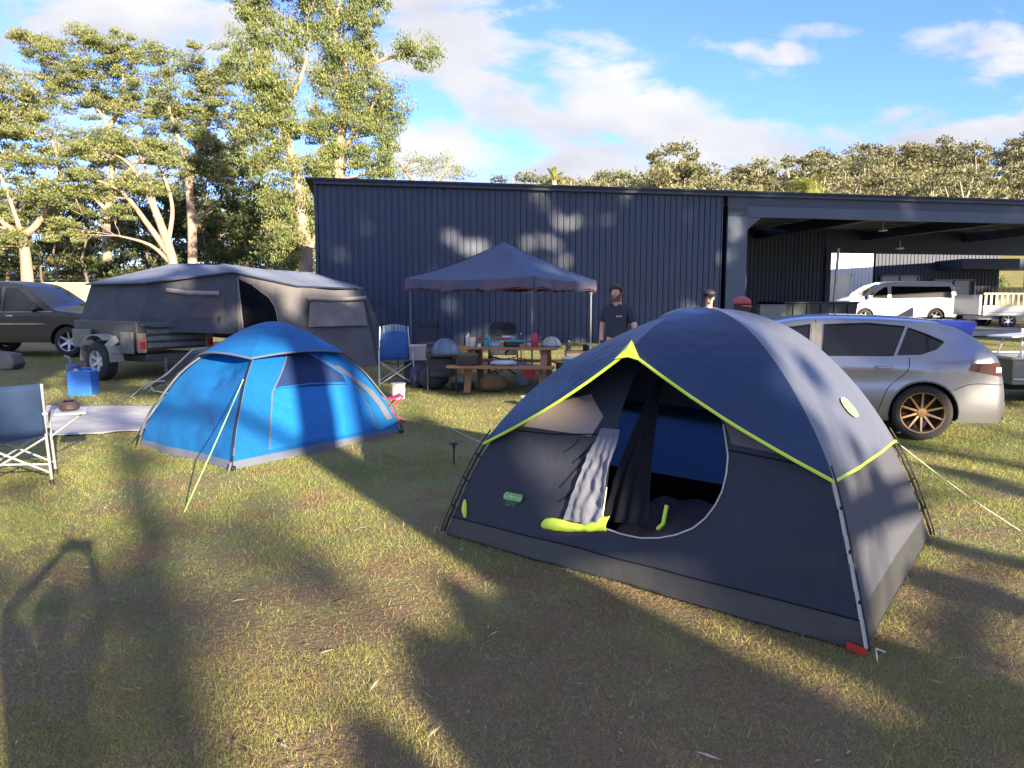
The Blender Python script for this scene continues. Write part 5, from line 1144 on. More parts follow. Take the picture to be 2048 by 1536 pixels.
jar(.30,-.30,.045,.07, m_brn, 'brown bowl at front right edge of picnic table', 'bowl', cat='bowl', lid=m_blk)
jar(-.72,.10,.05,.17, m_blk, 'black flask at far left corner of picnic table', 'flask', cat='flask', lid=m_chrome)
jar(.62,.18,.06,.12, mk('steel_pot', (.4,.4,.4), rough=.3, metal=.8), 'steel saucepan behind the clear food cover', 'saucepan', cat='saucepan', lid=m_blk)
jar(.44,.22,.035,.16, mk('yellow_tub', (.55,.42,.05)), 'yellow sauce container behind red bottle', 'container', cat='container', lid=m_red)
jar(.05,.28,.04,.20, m_clear, 'pale drink bottle at rear of picnic table', 'bottle', cat='bottle', lid=m_blk)
jar(-.42,-.34,.03,.06, m_wht, 'tiny white cup at front edge beside teal cup', 'cup', cat='cup', lid=m_wht)
crate('bread_bag_box', 'red and white snack carton left of the black tray', 'box', -.02,.02,.75,(.14,.09,.15), m_red, m_wht)
crate('bench_crate', 'dark crate resting on the front bench seat, left end', 'crate', -.55,-.66,.47,(.34,.24,.16), m_blk, mk('dark_box', (.06,.06,.075)))
sack('bench_towel', 'grey crumpled towel bundle on the front bench', 'towel', on(.05,-.68,.47), (.22,.10,.05), m_clear, -.1, 3)
# domed tub on a stand left of the table
bs = thing('camp_stand', 'low dark camp stand carrying blue domed tub left of picnic table', 'stand', (-1.18,12.5,gz(0,12.5)), .1)
mb = MB(); mb.box((0,0,.62),(.52,.40,.04)); mb.build('top', m_blk, bs, bevel=.01)
mb = MB(); mb.box((0,.05,.42),(.42,.3,.34)); mb.build('shelf_bag', mk('dark_navy_cloth', (.035,.04,.055), rough=.8, bump=.01), bs, bevel=.05)
for sx in (-.23,.23):
    for sy in (-.16,.16): mb = MB(); mb.tube([(sx,sy,.62),(sx*1.05,sy*1.05,0)], .014, 6); mb.build('leg', m_blk, bs)
dome('blue-grey domed tub on the dark camp stand', Vector((-1.12,12.5,gz(0,12.5)+.645)), .23, .26, mk('blue_dome', (.10,.17,.27), (.06,.10,.17), rough=.4), 'domed_tub')
# things below and around
gt = lambda px, py: G(px, py)
sack('duffel_bag', 'black duffel bag on ground left of picnic table', 'bag', gt(868,778), (.26,.2,.20), bpy.data.materials['dark_navy_cloth'])
sack('sack', 'khaki sack slumped under the front bench', 'sack', gt(985,783), (.24,.18,.15), m_khaki, .3, 4)
sack('carry_bag', 'pale blue and white carry bag by the right table leg', 'bag', gt(1046,772), (.11,.12,.22), mk('pale_blue_cloth', (.38,.42,.52), (.22,.24,.36), rough=.8, scale=6), .2, 9)
sack('dark_backpack', 'dark navy backpack beside the grey chair', 'backpack', gt(838,775), (.16,.15,.20), mk('navy_cloth', (.05,.055,.10), rough=.85, bump=.01), .2, 6)
crate('cooler_box', 'small red cooler box under right end of table', 'cooler', .42,-.32,.24,(.20,.24,.17), m_red, m_wht)
crate('wash_tub', 'dark tub of crockery on ground under the table', 'tub', 0,0,0,(.42,.30,.12), m_blk, None, .1, gt(925,778), lid=False)
for i, (dx, dy, m, lab) in enumerate(((-.12,0,m_wht,'white mug standing in the dark tub, left'),(-.02,.03,m_clear,'pale grey cup in middle of the dark tub'),(.10,-.02,m_teal,'teal cup at right end of the dark tub'))):
    mb = MB(); mb.lathe([(.03,0),(.042,.01),(.045,.12),(.040,.12),(.036,.015)], n=14); mb.tube([(.044,0,.10),(.075,0,.09),(.075,0,.05),(.044,0,.03)], .006, 5)
    solo('mug', lab, 'mug', mb, m, gt(925,778)+Vector((dx,dy,.10)), 0, 'cups in the dark tub', smooth=True)
crate('esky', 'cream cooler box between blue chair and domed tub', 'cooler', 0,0,0,(.30,.26,.26), mk('cream_plastic', (.52,.42,.38)), mk('cream_lid', (.60,.52,.48)), .1, Vector((-1.72,13.6,gz(0,13.6)+.42)))
mb = MB(); mb.box((0,0,.20),(.5,.4,.4)); solo('storage_box', 'dark grey storage box under the cream cooler', 'box', mb, mk('dark_box', (.06,.06,.075), rough=.6), Vector((-1.72,13.6,gz(0,13.6)+.005)), .1, bevel=.02)
# right of the table
crate('tote_box', 'teal tote box with white lid behind dome tent, right of table', 'box', 0,0,0,(.40,.3,.22), m_teal, m_wht, -.2, Vector((1.05,12.3,gz(0,12.3)+.36)))
mb = MB(); mb.box((0,0,.17),(.55,.4,.34)); solo('timber_box', 'brown timber crate under the teal tote box', 'crate', mb, m_brn, Vector((1.08,12.35,gz(0,12.3)+.005)), -.1, bevel=.01)
bottle2 = thing('water_bottle', 'silver water bottle standing on carton right of table', 'bottle', Vector((1.0,13.2,gz(0,13.2)+.62)))
mb = MB(); mb.lathe([(.04,0),(.045,.01),(.045,.17),(.02,.2)], n=12); mb.build('flask', m_chrome, bottle2, smooth=True); mb = MB(); mb.lathe([(.022,.2),(.022,.24),(.0001,.24)], n=10); mb.build('cap', m_blk, bottle2)
crate('kitchen_box', 'cream kitchen box stacked right of the picnic table', 'box', 0,0,0,(.5,.35,.20), mk('cream_plastic', (.52,.42,.38)), m_brn, 0, Vector((1.2,13.25,gz(0,13.2)+.40)))
mb = MB(); mb.box((0,0,.195),(.9,.5,.39)); solo('camp_cupboard', 'low dark camp cupboard under the cream kitchen box', 'cupboard', mb, bpy.data.materials['dark_box'], Vector((1.25,13.3,gz(0,13.3)+.004)), 0, bevel=.015)
jar(.0,.0,.06,.12, m_blk, 'black kettle-like pot on cream kitchen box', 'pot', z=0, cat='pot', lid=m_chrome).location = Vector((1.32,13.25,gz(0,13.2)+.63))
# buckets and drum
def pail(loc, r, h, lab, m):
    t = thing('bucket', lab, 'bucket', loc); mb = MB(); mb.lathe([(r*.86,0),(r*.88,.01),(r*.98,h*.92),(r*1.05,h*.92),(r*1.05,h*.99),(r*.97,h),(.0001,h*1.0)], n=24); mb.build('pail', m, t, smooth=True)
    mb = MB(); mb.tube([(r*1.05*math.cos(a), -.02-.03*math.sin(a), h*.90-r*.9*math.sin(a)) for a in [PI*k/10 for k in range(11)]], .004, 5); mb.build('handle', m_blk, t); return t
pail(gt(797,797), .115, .25, 'white lidded bucket on the grass below blue folding chair', m_wht)
pail(gt(1053,812), .09, .15, 'small white bucket on the grass beside dome tent roof edge', m_wht)
jc = thing('water_drum', 'bright blue plastic water drum on grass beside the camper wheel', 'drum', gt(168,790), .1)
m_jc = mk('blue_plastic', (.03,.16,.55), (.025,.14,.50), rough=.4)
mb = MB(); mb.add([(x,y,z) for x in (-.185,.185) for y in (-.15,.15) for z in (0,.40)], [(0,1,3,2),(4,6,7,5),(0,4,5,1),(2,3,7,6),(0,2,6,4),(1,5,7,3)]); mb.box((0,0,.2),(.375,.305,.03)); mb.build('shell', m_jc, jc, bevel=.03)
mb = MB(); mb.lathe([(.035,.395),(.035,.43),(.0001,.43)], (-.1,0,0), n=12); mb.build('cap', m_wht, jc); mb = MB(); mb.tube([(-.02,0,.40),(-.02,0,.445),(.13,0,.445),(.13,0,.40)], .014, 6); mb.build('handle', m_jc, jc)
jd = thing('jerry_can', 'dark blue jerry can with spout behind the blue drum', 'jerry can', gt(150,770), -.3)
mb = MB(); mb.box((0,0,.2),(.24,.16,.36)); mb.build('shell', mk('darkblue_plastic', (.05,.10,.20), rough=.5), jd, bevel=.03); mb = MB(); mb.tube([(-.06,0,.38),(-.1,0,.5),(-.2,0,.52)], .018, 8); mb.build('spout', mk('darkblue_plastic', (.05,.10,.20)), jd, smooth=True)
mb = MB(); mb.prism([(-.33,0),(.3,0),(.36,.12),(.28,.33),(-.1,.38),(-.34,.26)], .4, Matrix(((1,0,0,0),(0,0,-1,.2),(0,1,0,0),(0,0,0,1)))); solo('feed_bin', 'dark grey tapered bin on grass under the dark wagon door', 'bin', mb, mk('bin_grey', (.10,.11,.12), rough=.7), gt(8,738), 0, bevel=.03)
# solar stake light
sl_ = thing('stake_light', 'small dark stake light in the grass between both tents', 'garden light', gt(908,928))
mb = MB(); mb.tube([(0,0,-.02),(0,0,.17)], .009, 8); mb.build('stake', m_blk, sl_); mb = MB(); mb.lathe([(.012,.15),(.018,.19),(.030,.20),(.045,.205),(.045,.225),(.02,.235),(.0001,.238)], n=18); mb.build('lamp_head', mk('lamp_grey', (.05,.07,.10), rough=.3), sl_, smooth=True)
# tarp
mb = MB()
def tfn(u, v):
    a = Vector((*TARP[0],0)).lerp(Vector((*TARP[3],0)), u); b = Vector((*TARP[1],0)).lerp(Vector((*TARP[2],0)), u); p = a.lerp(b, v); p += Vector((mnoise.noise(p*1.2), mnoise.noise(p*1.2+Vector((5,0,0))), 0))*.08
    p.z = gh(p.x, p.y)+.022+.012*mnoise.noise(p*4)+.008*mnoise.noise(p*11); return p
mb.grid(tfn, 40, 36); tag(mb.build('ground_sheet', mk('pale_sheet', (.36,.365,.385), (.28,.285,.30), rough=.75, scale=2, bump=.004, bscale=20), smooth=True, ang=180, solid=.006), 'pale lilac-grey ground sheet spread on grass left of blue tent', 'ground sheet')
# ------------------------------------------------------------------ chairs
m_alu = mk('aluminium_tube', (.60,.60,.58), rough=.35, metal=.5); m_cblue = fabric('chair_blue', (.013,.036,.095), (.011,.03,.08), rough=.8, thin=.1)
m_cblue2 = fabric('chair_bright_blue', (.04,.14,.38), (.03,.08,.22), rough=.8, thin=.15, scale=5)
dc = thing('director_chair', 'navy director chair with pale tube frame and side table at left edge', 'chair', (-4.468,6.584,0), math.radians(28))
# local: back at y=-.26 (towards camera), seat to +y
def tb1(pts, r=.0125): mb = MB(); mb.tube(pts, r, 8); return mb
for sx in (-.29,.29):
    tb1([(sx,-.26,0.02),(sx*.93,-.26,.42),(sx*.90,-.27,.91)]).build('rear_leg', m_alu, dc, smooth=True)
    tb1([(sx,.22,0.02),(sx*.93,.22,.42),(sx*.93,.22,.62)]).build('front_leg', m_alu, dc, smooth=True)
    mb = MB(); mb.box((sx*.93,-.02,.645),(.045,.52,.03)); mb.build('armrest', m_wht, dc, bevel=.012)
    for sy in (-.26,.22): mb = MB(); mb.lathe([(.018,0),(.018,.05),(.013,.055)], (sx,sy,0), 10); mb.build('foot', m_blk, dc)
for sy in (-.26,.22):
    tb1([(-.27,sy,.10),(.26,sy,.43)], .010).build('cross_brace', m_alu, dc, smooth=True); tb1([(.27,sy,.12),(-.26,sy,.43)], .010).build('cross_brace', m_alu, dc, smooth=True)
tb1([(-.27,-.26,.24),(.28,-.26,.19)], .009).build('stretcher', m_alu, dc, smooth=True)
mb = MB(); mb.grid(lambda u, v: (lerp(-.27,.27,u), -.27+.05*math.sin(PI*u)*-1*.6, lerp(.47,.915,v)-.012*math.sin(PI*u)+.0*v), 16, 8); mb.build('backrest', m_cblue, dc, smooth=True, solid=.008)
mb = MB(); mb.grid(lambda u, v: (lerp(-.27,.27,u), lerp(-.26,.24,v), .445-.04*math.sin(PI*u)), 12, 8); mb.build('seat', m_cblue, dc, smooth=True, solid=.008)
mb = MB(); mb.prism(rrect(.26,.40,.03), .014); o = mb.build('side_table', m_wht, dc); o.location = (.45,.10,.60)
tb1([(.29,.0,.40),(.55,.0,.595)], .008).build('table_strut', m_alu, dc, smooth=True)
mb = MB(); mb.lathe([(.06,0),(.085,.02),(.085,.06),(.06,.085),(.055,.085),(.055,.06),(.0001,.06)], n=18); mb.lathe([(.03,.085),(.05,.10),(.0001,.105)], n=12); solo('stubby_bowl', 'brown bowl resting on the side table of navy chair', 'bowl', mb, mk('brown_bowl', (.10,.065,.06), rough=.5), Matrix.Rotation(math.radians(28),3,'Z')@Vector((.44,.10,.616))+Vector((-4.468,6.584,0)), smooth=True)
def camp_chair(loc, rz, lab, m1, m2, fr, name='camp_chair', group='folding camp chairs', sc=1.0):
    t = thing(name, lab, 'chair', loc, rz, group); t.scale = (sc,sc,sc)
    mb = MB(); mb.grid(lambda u, v: (lerp(-.26,.26,u)*(1-.08*v), .20+.16*v+.05*math.sin(PI*u), lerp(.44,1.0,v)+.03*math.sin(PI*u)*v), 12, 10); mb.build('backrest', m1, t, smooth=True, solid=.01)
    mb = MB(); mb.grid(lambda u, v: (lerp(-.23,.23,u)*(1-.08), .355+.045*math.sin(PI*u), lerp(.90,1.05,v)+.03*math.sin(PI*u)), 12, 3); mb.build('headrest', m2, t, smooth=True, solid=.03)
    mb = MB(); mb.grid(lambda u, v: (lerp(-.27,.27,u), lerp(-.25,.22,v), .47-.06*math.sin(PI*u)-.05*v), 12, 8); mb.build('seat', m1, t, smooth=True, solid=.01)
    for s in (-1,1):
        mb = MB(); mb.tube([(s*.30,.30,.0),(s*.28,.24,.45),(s*.255,.37,1.04)], .013, 7); mb.build('back_post', fr, t, smooth=True)
        mb = MB(); mb.tube([(s*.30,-.28,.0),(s*.30,-.26,.64)], .013, 7); mb.build('front_leg', fr, t, smooth=True)
        mb = MB(); mb.bar((s*.30,-.28,.655),(s*.28,.24,.66),.05,.02); mb.build('armrest', m2, t, bevel=.006)
    for y in (-.27,.28):
        mb = MB(); mb.tube([(-.30,y,.04),(.29,y*.9,.43)], .010, 6); mb.tube([(.30,y,.04),(-.29,y*.9,.43)], .010, 6); mb.build('cross_brace', fr, t, smooth=True)
    return t
camp_chair(gt(792,770), math.radians(12), 'high-backed blue folding chair with pale frame beside camper annex', m_cblue2, mk('teal_stripe', (.25,.38,.45), (.04,.08,.16), rough=.8, scale=40, stretch=(1,0,0), contrast=.1), m_alu)
m_cdark = fabric('chair_dark', (.045,.05,.07), (.03,.035,.05), rough=.85, thin=.05)
camp_chair(gt(838,752), math.radians(-30), 'dark folding chair behind duffel bag next to blue chair', m_cdark, m_cdark, m_pole)
camp_chair(Vector((-.15,14.2,gz(0,14.2))), math.radians(5), 'dark folding chair seen beyond the picnic table', m_cdark, m_cdark, m_pole)
rc_ = thing('recliner', 'grey folding lounger leaning back between camper and blue tent', 'lounger', gt(290,795), math.radians(0))
m_lg = fabric('lounger_grey', (.26,.28,.34), (.20,.22,.28), rough=.8, thin=.1)
mb = MB(); mb.grid(lambda u, v: (lerp(-.02,.72,v), .1+.5*u, .16+.58*v**1.2-.03*math.sin(PI*u)), 10, 14); mb.build('backrest', m_lg, rc_, smooth=True, solid=.012)
for y in (.08,.62):
    mb = MB(); mb.tube([(-.06,y,.12),(.35,y,.38),(.76,y,.76)], .012, 6); mb.build('side_rail', m_alu, rc_, smooth=True)
    mb = MB(); mb.tube([(-.26,y,0),(.02,y,.24),(.30,y,.26)], .010, 6); mb.tube([(.02,y,.24),(.10,y,.10),(.34,y,.06),(.5,y,0)], .010, 6); mb.build('leg', m_alu, rc_, smooth=True)
mb = MB(); mb.tube([(.76,.08,.76),(.76,.62,.76)], .012, 6); mb.build('top_bar', m_alu, rc_)
# red chair piece behind the blue tent
rs = thing('red_stool', 'crimson folding stool half hidden behind the blue tent', 'stool', Vector((-1.62,9.75,gz(0,9.75))), .3)
mb = MB(); mb.grid(lambda u, v: (lerp(-.16,.16,u), lerp(-.14,.14,v), .36-.05*math.sin(PI*u)), 8, 6); mb.build('seat', mk('crimson_cloth', (.48,.03,.12), rough=.8), rs, smooth=True, solid=.012)
for s in (-1,1):
    mb = MB(); mb.tube([(-.17,.15*s,0),(.17,.15*s,.36)], .012, 6); mb.build('leg', bpy.data.materials['crimson_cloth'], rs); mb = MB(); mb.tube([(.17,.15*s,0),(-.17,.15*s,.36)], .012, 6); mb.build('leg', bpy.data.materials['crimson_cloth'], rs)
# shed bay contents
sk = thing('skip_bin', 'large dark green skip bin in front of shed bay', 'skip bin', Vector((10.1,25.6,base(16,1))), SU.xy.angle_signed(Vector((1,0))) * 1)
m_skip = mk('skip_green', (.014,.024,.028), (.010,.018,.022), rough=.5, metal=.2, scale=2)
mb = MB(); mb.add([(-1.25,-.7,0),(1.25,-.7,0),(1.25,.7,0),(-1.25,.7,0),(-1.35,-.8,1.15),(1.35,-.8,1.15),(1.35,.8,1.15),(-1.35,.8,1.15),(-1.29,-.74,1.15),(1.29,-.74,1.15),(1.29,.74,1.15),(-1.29,.74,1.15),(-1.2,-.66,.1),(1.2,-.66,.1),(1.2,.66,.1),(-1.2,.66,.1)],
    [(3,2,1,0),(0,1,5,4),(1,2,6,5),(2,3,7,6),(3,0,4,7),(4,5,9,8),(5,6,10,9),(6,7,11,10),(7,4,8,11),(8,9,13,12),(9,10,14,13),(10,11,15,14),(11,8,12,15),(12,13,14,15)]); mb.build('bin_shell', m_skip, sk)
mb = MB()
for x in (-1.0,-.5,0,.5,1.0): mb.bar((x,-.74,.05),(x,-.81,1.1),.07,.05)
mb.tube([(-1.37,-.82,1.16),(1.37,-.82,1.16),(1.37,.82,1.16),(-1.37,.82,1.16),(-1.37,-.82,1.16)], .035, 6); mb.build('rim', m_skip, sk)
crate('water_tank', 'grey plastic tank beside the skip bin in the shed bay', 'tank', 0,0,0,(.95,.9,1.1), mk('tank_grey', (.15,.16,.16), (.11,.12,.12), rough=.6), mk('tank_lid', (.10,.11,.11)), .2, Vector((8.35,24.6,base(14,.5))))
# pale teal board stands in for a bright gap beside the post
bd = P(1474, 560, 25.2); kb = thing('bright_gap_board', 'pale teal board standing in for a bright gap inside the bay post', 'board', Vector((7.62,25.35,.62)), .15)
mb = MB(); pts = [(.26*math.sin(PI*min(1,t*.55+.45*t**3))**.8*(1 if t > 0 else 0), lerp(0,2.55,t)) for t in [k/16 for k in range(17)]]; pl = [(x+.02,z) for x, z in pts]+[(-x*.35,z) for x, z in reversed(pts[1:-1])]
fr = Matrix(((1,0,0,0),(0,0,-1,0),(0,1,0,0),(0,0,0,1))); mb.prism(pl, .06, fr); o = mb.build('board_shell', mk('teal_board', (.45,.70,.74), (.20,.42,.50), rough=.35, scale=1.5), kb, bevel=.02)
mb = MB(); mb.prism([(.0,.15),(.14,.0),(.12,.22)], .015, Matrix(((1,0,0,0),(0,0,-1,-.02),(0,1,0,0),(0,0,0,1)))); mb.build('fin', m_blk, kb)
# clutter behind the van
wb = thing('wheelie_bin', 'dark blue wheelie bin behind the van tail', 'bin', (0,0,0)); p = P(1922,640,34.0); wb.location = (p.x, 34.0, gz(p.x,34))
m_wb = mk('bin_blue', (.035,.055,.12), rough=.6); mb = MB(); mb.add([(-.22,-.25,0),(.22,-.25,0),(.22,.25,0),(-.22,.25,0),(-.28,-.33,.9),(.28,-.33,.9),(.28,.33,.9),(-.28,.33,.9)], [(3,2,1,0),(4,5,6,7),(0,1,5,4),(1,2,6,5),(2,3,7,6),(3,0,4,7)]); mb.build('bin_body', m_wb, wb, bevel=.02)
mb = MB(); mb.box((0,0,.93),(.6,.7,.06)); mb.build('lid', m_red, wb, bevel=.02)
crate('white_crate', 'white crate on ground between wheelie bin and tray truck', 'crate', 0,0,0,(.45,.4,.5), m_wht, m_red, 0, Vector((P(1945,640,33.4).x,33.4,gz(20,33.4))))
# ------------------------------------------------------------------ people
m_skin = mk('skin', (.56,.33,.24), (.50,.28,.20), rough=.55, scale=10)
def skinmesh(verts, edges, radii, root=0, sub=2):
    me = bpy.data.meshes.new('sk'); me.from_pydata([tuple(v) for v in verts], edges, []); o = bpy.data.objects.new('sk', me); COL.objects.link(o)
    md = o.modifiers.new('skin', 'SKIN'); md.use_smooth_shade = True; md.branch_smoothing = .4
    for i, r in enumerate(radii): s = me.skin_vertices[0].data[i]; s.radius = (r, r) if isinstance(r, float) else r; s.use_root = (i == root)
    m2 = o.modifiers.new('sub', 'SUBSURF'); m2.levels = sub; m2.render_levels = sub
    dg = bpy.context.evaluated_depsgraph_get(); out = bpy.data.meshes.new_from_object(o.evaluated_get(dg)); bpy.data.objects.remove(o); return out
def person(label, loc, rz, H, pose, shirt, trousers, hair, beard=None, cap=None, visible_legs=True, sleeves=True, build=1.0):
    k = H/1.75; t = thing('person', label, 'person', loc, rz)
    J = dict(pel=(0,0,.93), wai=(0,.0,1.08), che=(0,.01,1.27), nek=(0,.025,1.46), ntp=(0,.005,1.54), hed=(0,-.012,1.63), htp=(0,-.0,1.70))
    for s, n in ((-1,'R'),(1,'L')):
        J.update({'sho'+n:(s*.175,.02,1.40),'elb'+n:(s*.235,.05,1.13),'wri'+n:(s*.25,-.04,.90),'hip'+n:(s*.095,0,.88),'kne'+n:(s*.11,-.02,.49),'ank'+n:(s*.115,.03,.09),'toe'+n:(s*.13,-.15,.035)})
    J.update(pose); J = {a: Vector(b)*k for a, b in J.items()}
    names = ['pel','wai','che','nek','ntp','hed','htp']; rad = {'pel':(.155*build,.11),'wai':(.135*build,.10),'che':(.155*build,.115),'nek':.068,'ntp':.062,'hed':(.078,.098),'htp':(.058,.070)}
    E = [('pel','wai'),('wai','che'),('che','nek'),('nek','ntp'),('ntp','hed'),('hed','htp')]
    for n in 'RL':
        names += ['sho'+n,'elb'+n,'wri'+n,'hip'+n,'kne'+n,'ank'+n,'toe'+n]; rad.update({'sho'+n:.062,'elb'+n:.044,'wri'+n:.029,'hip'+n:.088,'kne'+n:.058,'ank'+n:.042,'toe'+n:.036})
        E += [('che','sho'+n),('sho'+n,'elb'+n),('elb'+n,'wri'+n),('pel','hip'+n),('hip'+n,'kne'+n),('kne'+n,'ank'+n),('ank'+n,'toe'+n)]
    ix = {n: i for i, n in enumerate(names)}; R_ = [tuple(q*k for q in rad[n]) if isinstance(rad[n], tuple) else float(rad[n]*k) for n in names]
    me = skinmesh([J[n] for n in names], [(ix[a], ix[b]) for a, b in E], R_)
    # hands: palm and five separate fingers, joined to the forearm end
    bm = bmesh.new(); bm.from_mesh(me)
    hb = MB()
    for n, s in (('R',-1),('L',1)):
        w_ = J['wri'+n]; d = (J['wri'+n]-J['elb'+n]).normalized(); side = d.cross(Vector((0,1,0))) if abs(d.y) < .9 else d.cross(Vector((0,0,1))); side.normalize(); pn = side.cross(d).normalized()
        M = Matrix((side, d, pn)).transposed(); hb.ell(w_+d*.045*k, (.040*k,.060*k,.018*k), M, 10)
        for j, (o, l) in enumerate(((-.030,.068),(-.010,.078),(.010,.073),(.028,.058))):
            b0 = w_+d*.085*k+side*o*k; p1 = b0+d*l*.4*k-pn*.006*k; p2 = p1+(d*.8-pn*.6).normalized()*l*.35*k; p3 = p2+(d*.35-pn*.9).normalized()*l*.3*k; hb.tube([b0-d*.02*k,b0,p1,p2,p3], [.009*k,.009*k,.0085*k,.008*k,.0065*k], 6)
        b0 = w_+d*.03*k-side*.035*k; hb.tube([b0, b0+(d*.6-side*.7).normalized()*.035*k, b0+(d*.9-side*.5).normalized()*.068*k], [.012*k,.0105*k,.008*k], 6)
    o_ = len(bm.verts); vv = [bm.verts.new(v) for v in hb.v]
    for f in hb.f:
        try: bm.faces.new([vv[i] for i in f]).smooth = True
        except ValueError: pass
    # nose, ears, chin
    hd = J['hed']; ex = MB(); ex.ell(hd+Vector((0,-.100,-.012))*k, (.013*k,.020*k,.024*k)); ex.ell(hd+Vector((0,-.062,-.088))*k, (.034*k,.030*k,.026*k))
    for s in (-1,1): ex.ell(hd+Vector((s*.079,.006,-.01))*k, (.010*k,.018*k,.030*k))
    vv = [bm.verts.new(v) for v in ex.v]
    for f in ex.f:
        try: bm.faces.new([vv[i] for i in f]).smooth = True
        except ValueError: pass
    bm.to_mesh(me); bm.free(); me.materials.clear(); me.materials.append(m_skin); b = bpy.data.objects.new('body', me); COL.objects.link(b); b.parent = t
    mb = MB()
    for s in (-1,1): mb.ell(hd+Vector((s*.030,-.086,.014))*k, (.009*k,.008*k,.006*k))
    mb.build('eyes', m_black, t, smooth=True); mb = MB(); mb.ell(hd+Vector((0,-.094,-.052))*k, (.024*k,.008*k,.007*k)); mb.build('mouth', mk('lips', (.40,.14,.12)), t, smooth=True)
    # shirt
    ns = ['wai0','wai','che','nek0']; pts = {'wai0':J['pel']+Vector((0,0,.02))*k,'wai':J['wai'],'che':J['che'],'nek0':J['nek']+Vector((0,0,.010))*k}; rr = {'wai0':(.172*build,.130),'wai':(.158*build,.122),'che':(.188*build,.150),'nek0':(.104,.090)}
    Es = [('wai0','wai'),('wai','che'),('che','nek0')]
    for n in 'RL': 
        m_ = J['sho'+n].lerp(J['elb'+n], .72); pts['s'+n] = J['sho'+n]; pts['e'+n] = m_; rr['s'+n] = .084; rr['e'+n] = .070; ns += ['s'+n,'e'+n]; Es += [('che','s'+n),('s'+n,'e'+n)]
    ix = {n: i for i, n in enumerate(ns)}; me = skinmesh([pts[n] for n in ns], [(ix[a], ix[b_]) for a, b_ in Es], [tuple(q*k for q in rr[n]) if isinstance(rr[n], tuple) else float(rr[n]*k) for n in ns])
    me.materials.clear(); me.materials.append(shirt); o = bpy.data.objects.new('shirt', me); COL.objects.link(o); o.parent = t
    ns = ['p']; pts = {'p':J['pel']}; rr = {'p':(.168*build,.125)}; Es = []
    for n in 'RL': pts.update({'h'+n:J['hip'+n],'k'+n:J['kne'+n],'a'+n:J['ank'+n]+Vector((0,0,.03))*k}); rr.update({'h'+n:.102,'k'+n:.076,'a'+n:.062}); ns += ['h'+n,'k'+n,'a'+n]; Es += [('p','h'+n),('h'+n,'k'+n),('k'+n,'a'+n)]
    ix = {n: i for i, n in enumerate(ns)}; me = skinmesh([pts[n] for n in ns], [(ix[a], ix[b_]) for a, b_ in Es], [tuple(q*k for q in rr[n]) if isinstance(rr[n], tuple) else float(rr[n]*k) for n in ns])
    me.materials.clear(); me.materials.append(trousers); o = bpy.data.objects.new('trousers', me); COL.objects.link(o); o.parent = t
    for n in 'RL': mb = MB(); mb.ell((J['ank'+n]+J['toe'+n])/2+Vector((0,-.01,-.012))*k, (.05*k,.14*k,.045*k)); mb.build('shoe', m_black, t, smooth=True)
    # hair
    mb = MB()
    def hair_fn(u, v):
        a = u*2*PI; b = v*PI*.62; d = Vector((math.sin(b)*math.cos(a), math.sin(b)*math.sin(a), math.cos(b))); fr_ = max(0, -d.y)
        low = 1-.0*fr_; kk = 1+.10*mnoise.noise(d*5)
        q = Vector((d.x*.101, d.y*.118+.014, d.z*.120+.012))*kk
        if d.y < -.35 and d.z < .45: q.y += .05; q *= .96
        return hd+q*k
    mb.grid(hair_fn, 24, 12); mb.build('hair', hair, t, smooth=True, ang=180)
    if beard:
        mb = MB(); mb.grid(lambda u, v: hd+Vector((.072*math.sin(lerp(-1.35,1.35,u)), -.080*math.cos(lerp(-1.35,1.35,u))-.008-.006*v, lerp(-.058-.02*math.cos(PI*(u-.5))+.05*abs(2*u-1),-.112,v)))*k, 16, 5); mb.build('beard', beard, t, smooth=True, solid=.02)
    if cap:
        cm, back = cap; mb = MB(); mb.grid(lambda u, v: hd+Vector((.104*math.sin(v*PI/2)*math.cos(2*PI*u), .123*math.sin(v*PI/2)*math.sin(2*PI*u)+.010, .060+.088*math.cos(v*PI/2)**.8))*k, 24, 8)
        s = 1 if back else -1; mb.grid(lambda u, v: hd+Vector((.085*math.cos(PI*u)*(1-.2*v), s*(.10*math.sin(PI*u)+.095*v*math.sin(PI*u)+.02), .045-.02*v))*k, 12, 4); mb.build('cap', cm, t, smooth=True, solid=.006)
    return t
m_tee = mk('black_tee', (.030,.038,.052), (.022,.028,.040), rough=.9, bump=.004, bscale=20); m_jean = mk('dark_trousers', (.05,.055,.075), rough=.9)
m_hair = mk('dark_brown_hair', (.055,.03,.02), (.03,.018,.012), rough=.8, bump=.004, bscale=90)
pm = person('bearded person in black t-shirt standing beside the gazebo', (1.52,10.85,gz(0,10.85)), math.radians(-28), 1.80,
       {'elbL':(.265,.03,1.12),'wriL':(.235,-.17,.95),'elbR':(-.225,.03,1.13),'wriR':(-.215,-.06,.88),'hed':(-.005,-.035,1.625),'htp':(-.002,-.03,1.70)}, m_tee, m_jean, m_hair, beard=mk('beard_brown', (.13,.065,.04), rough=.9), build=1.05)
mb = MB(); 
for k in range(5): mb.box((.05+.018*k,-.150+.004*k,1.345),(.010,.006,.018))
mb.build('shirt_print', m_wht, pm)
person('person in dark cap with pale badge sitting low near bay post', (3.42,13.0,gz(0,13)), math.radians(8), 1.68, {}, mk('charcoal_shirt', (.06,.06,.07)), m_jean, m_hair, cap=(mk('cap_black', (.02,.02,.025)), False))['label'] = 'person in dark cap seen over the dome tent roof left of bay post'
person('person in red cap and yellow shirt seen over dome tent, facing away', (2.62,8.55,gz(0,8.55)), math.radians(200), 1.635, {}, mk('yellow_shirt', (.62,.48,.14), rough=.8), m_jean, m_hair, cap=(mk('cap_red', (.38,.08,.09), (.30,.06,.07), rough=.7), True))
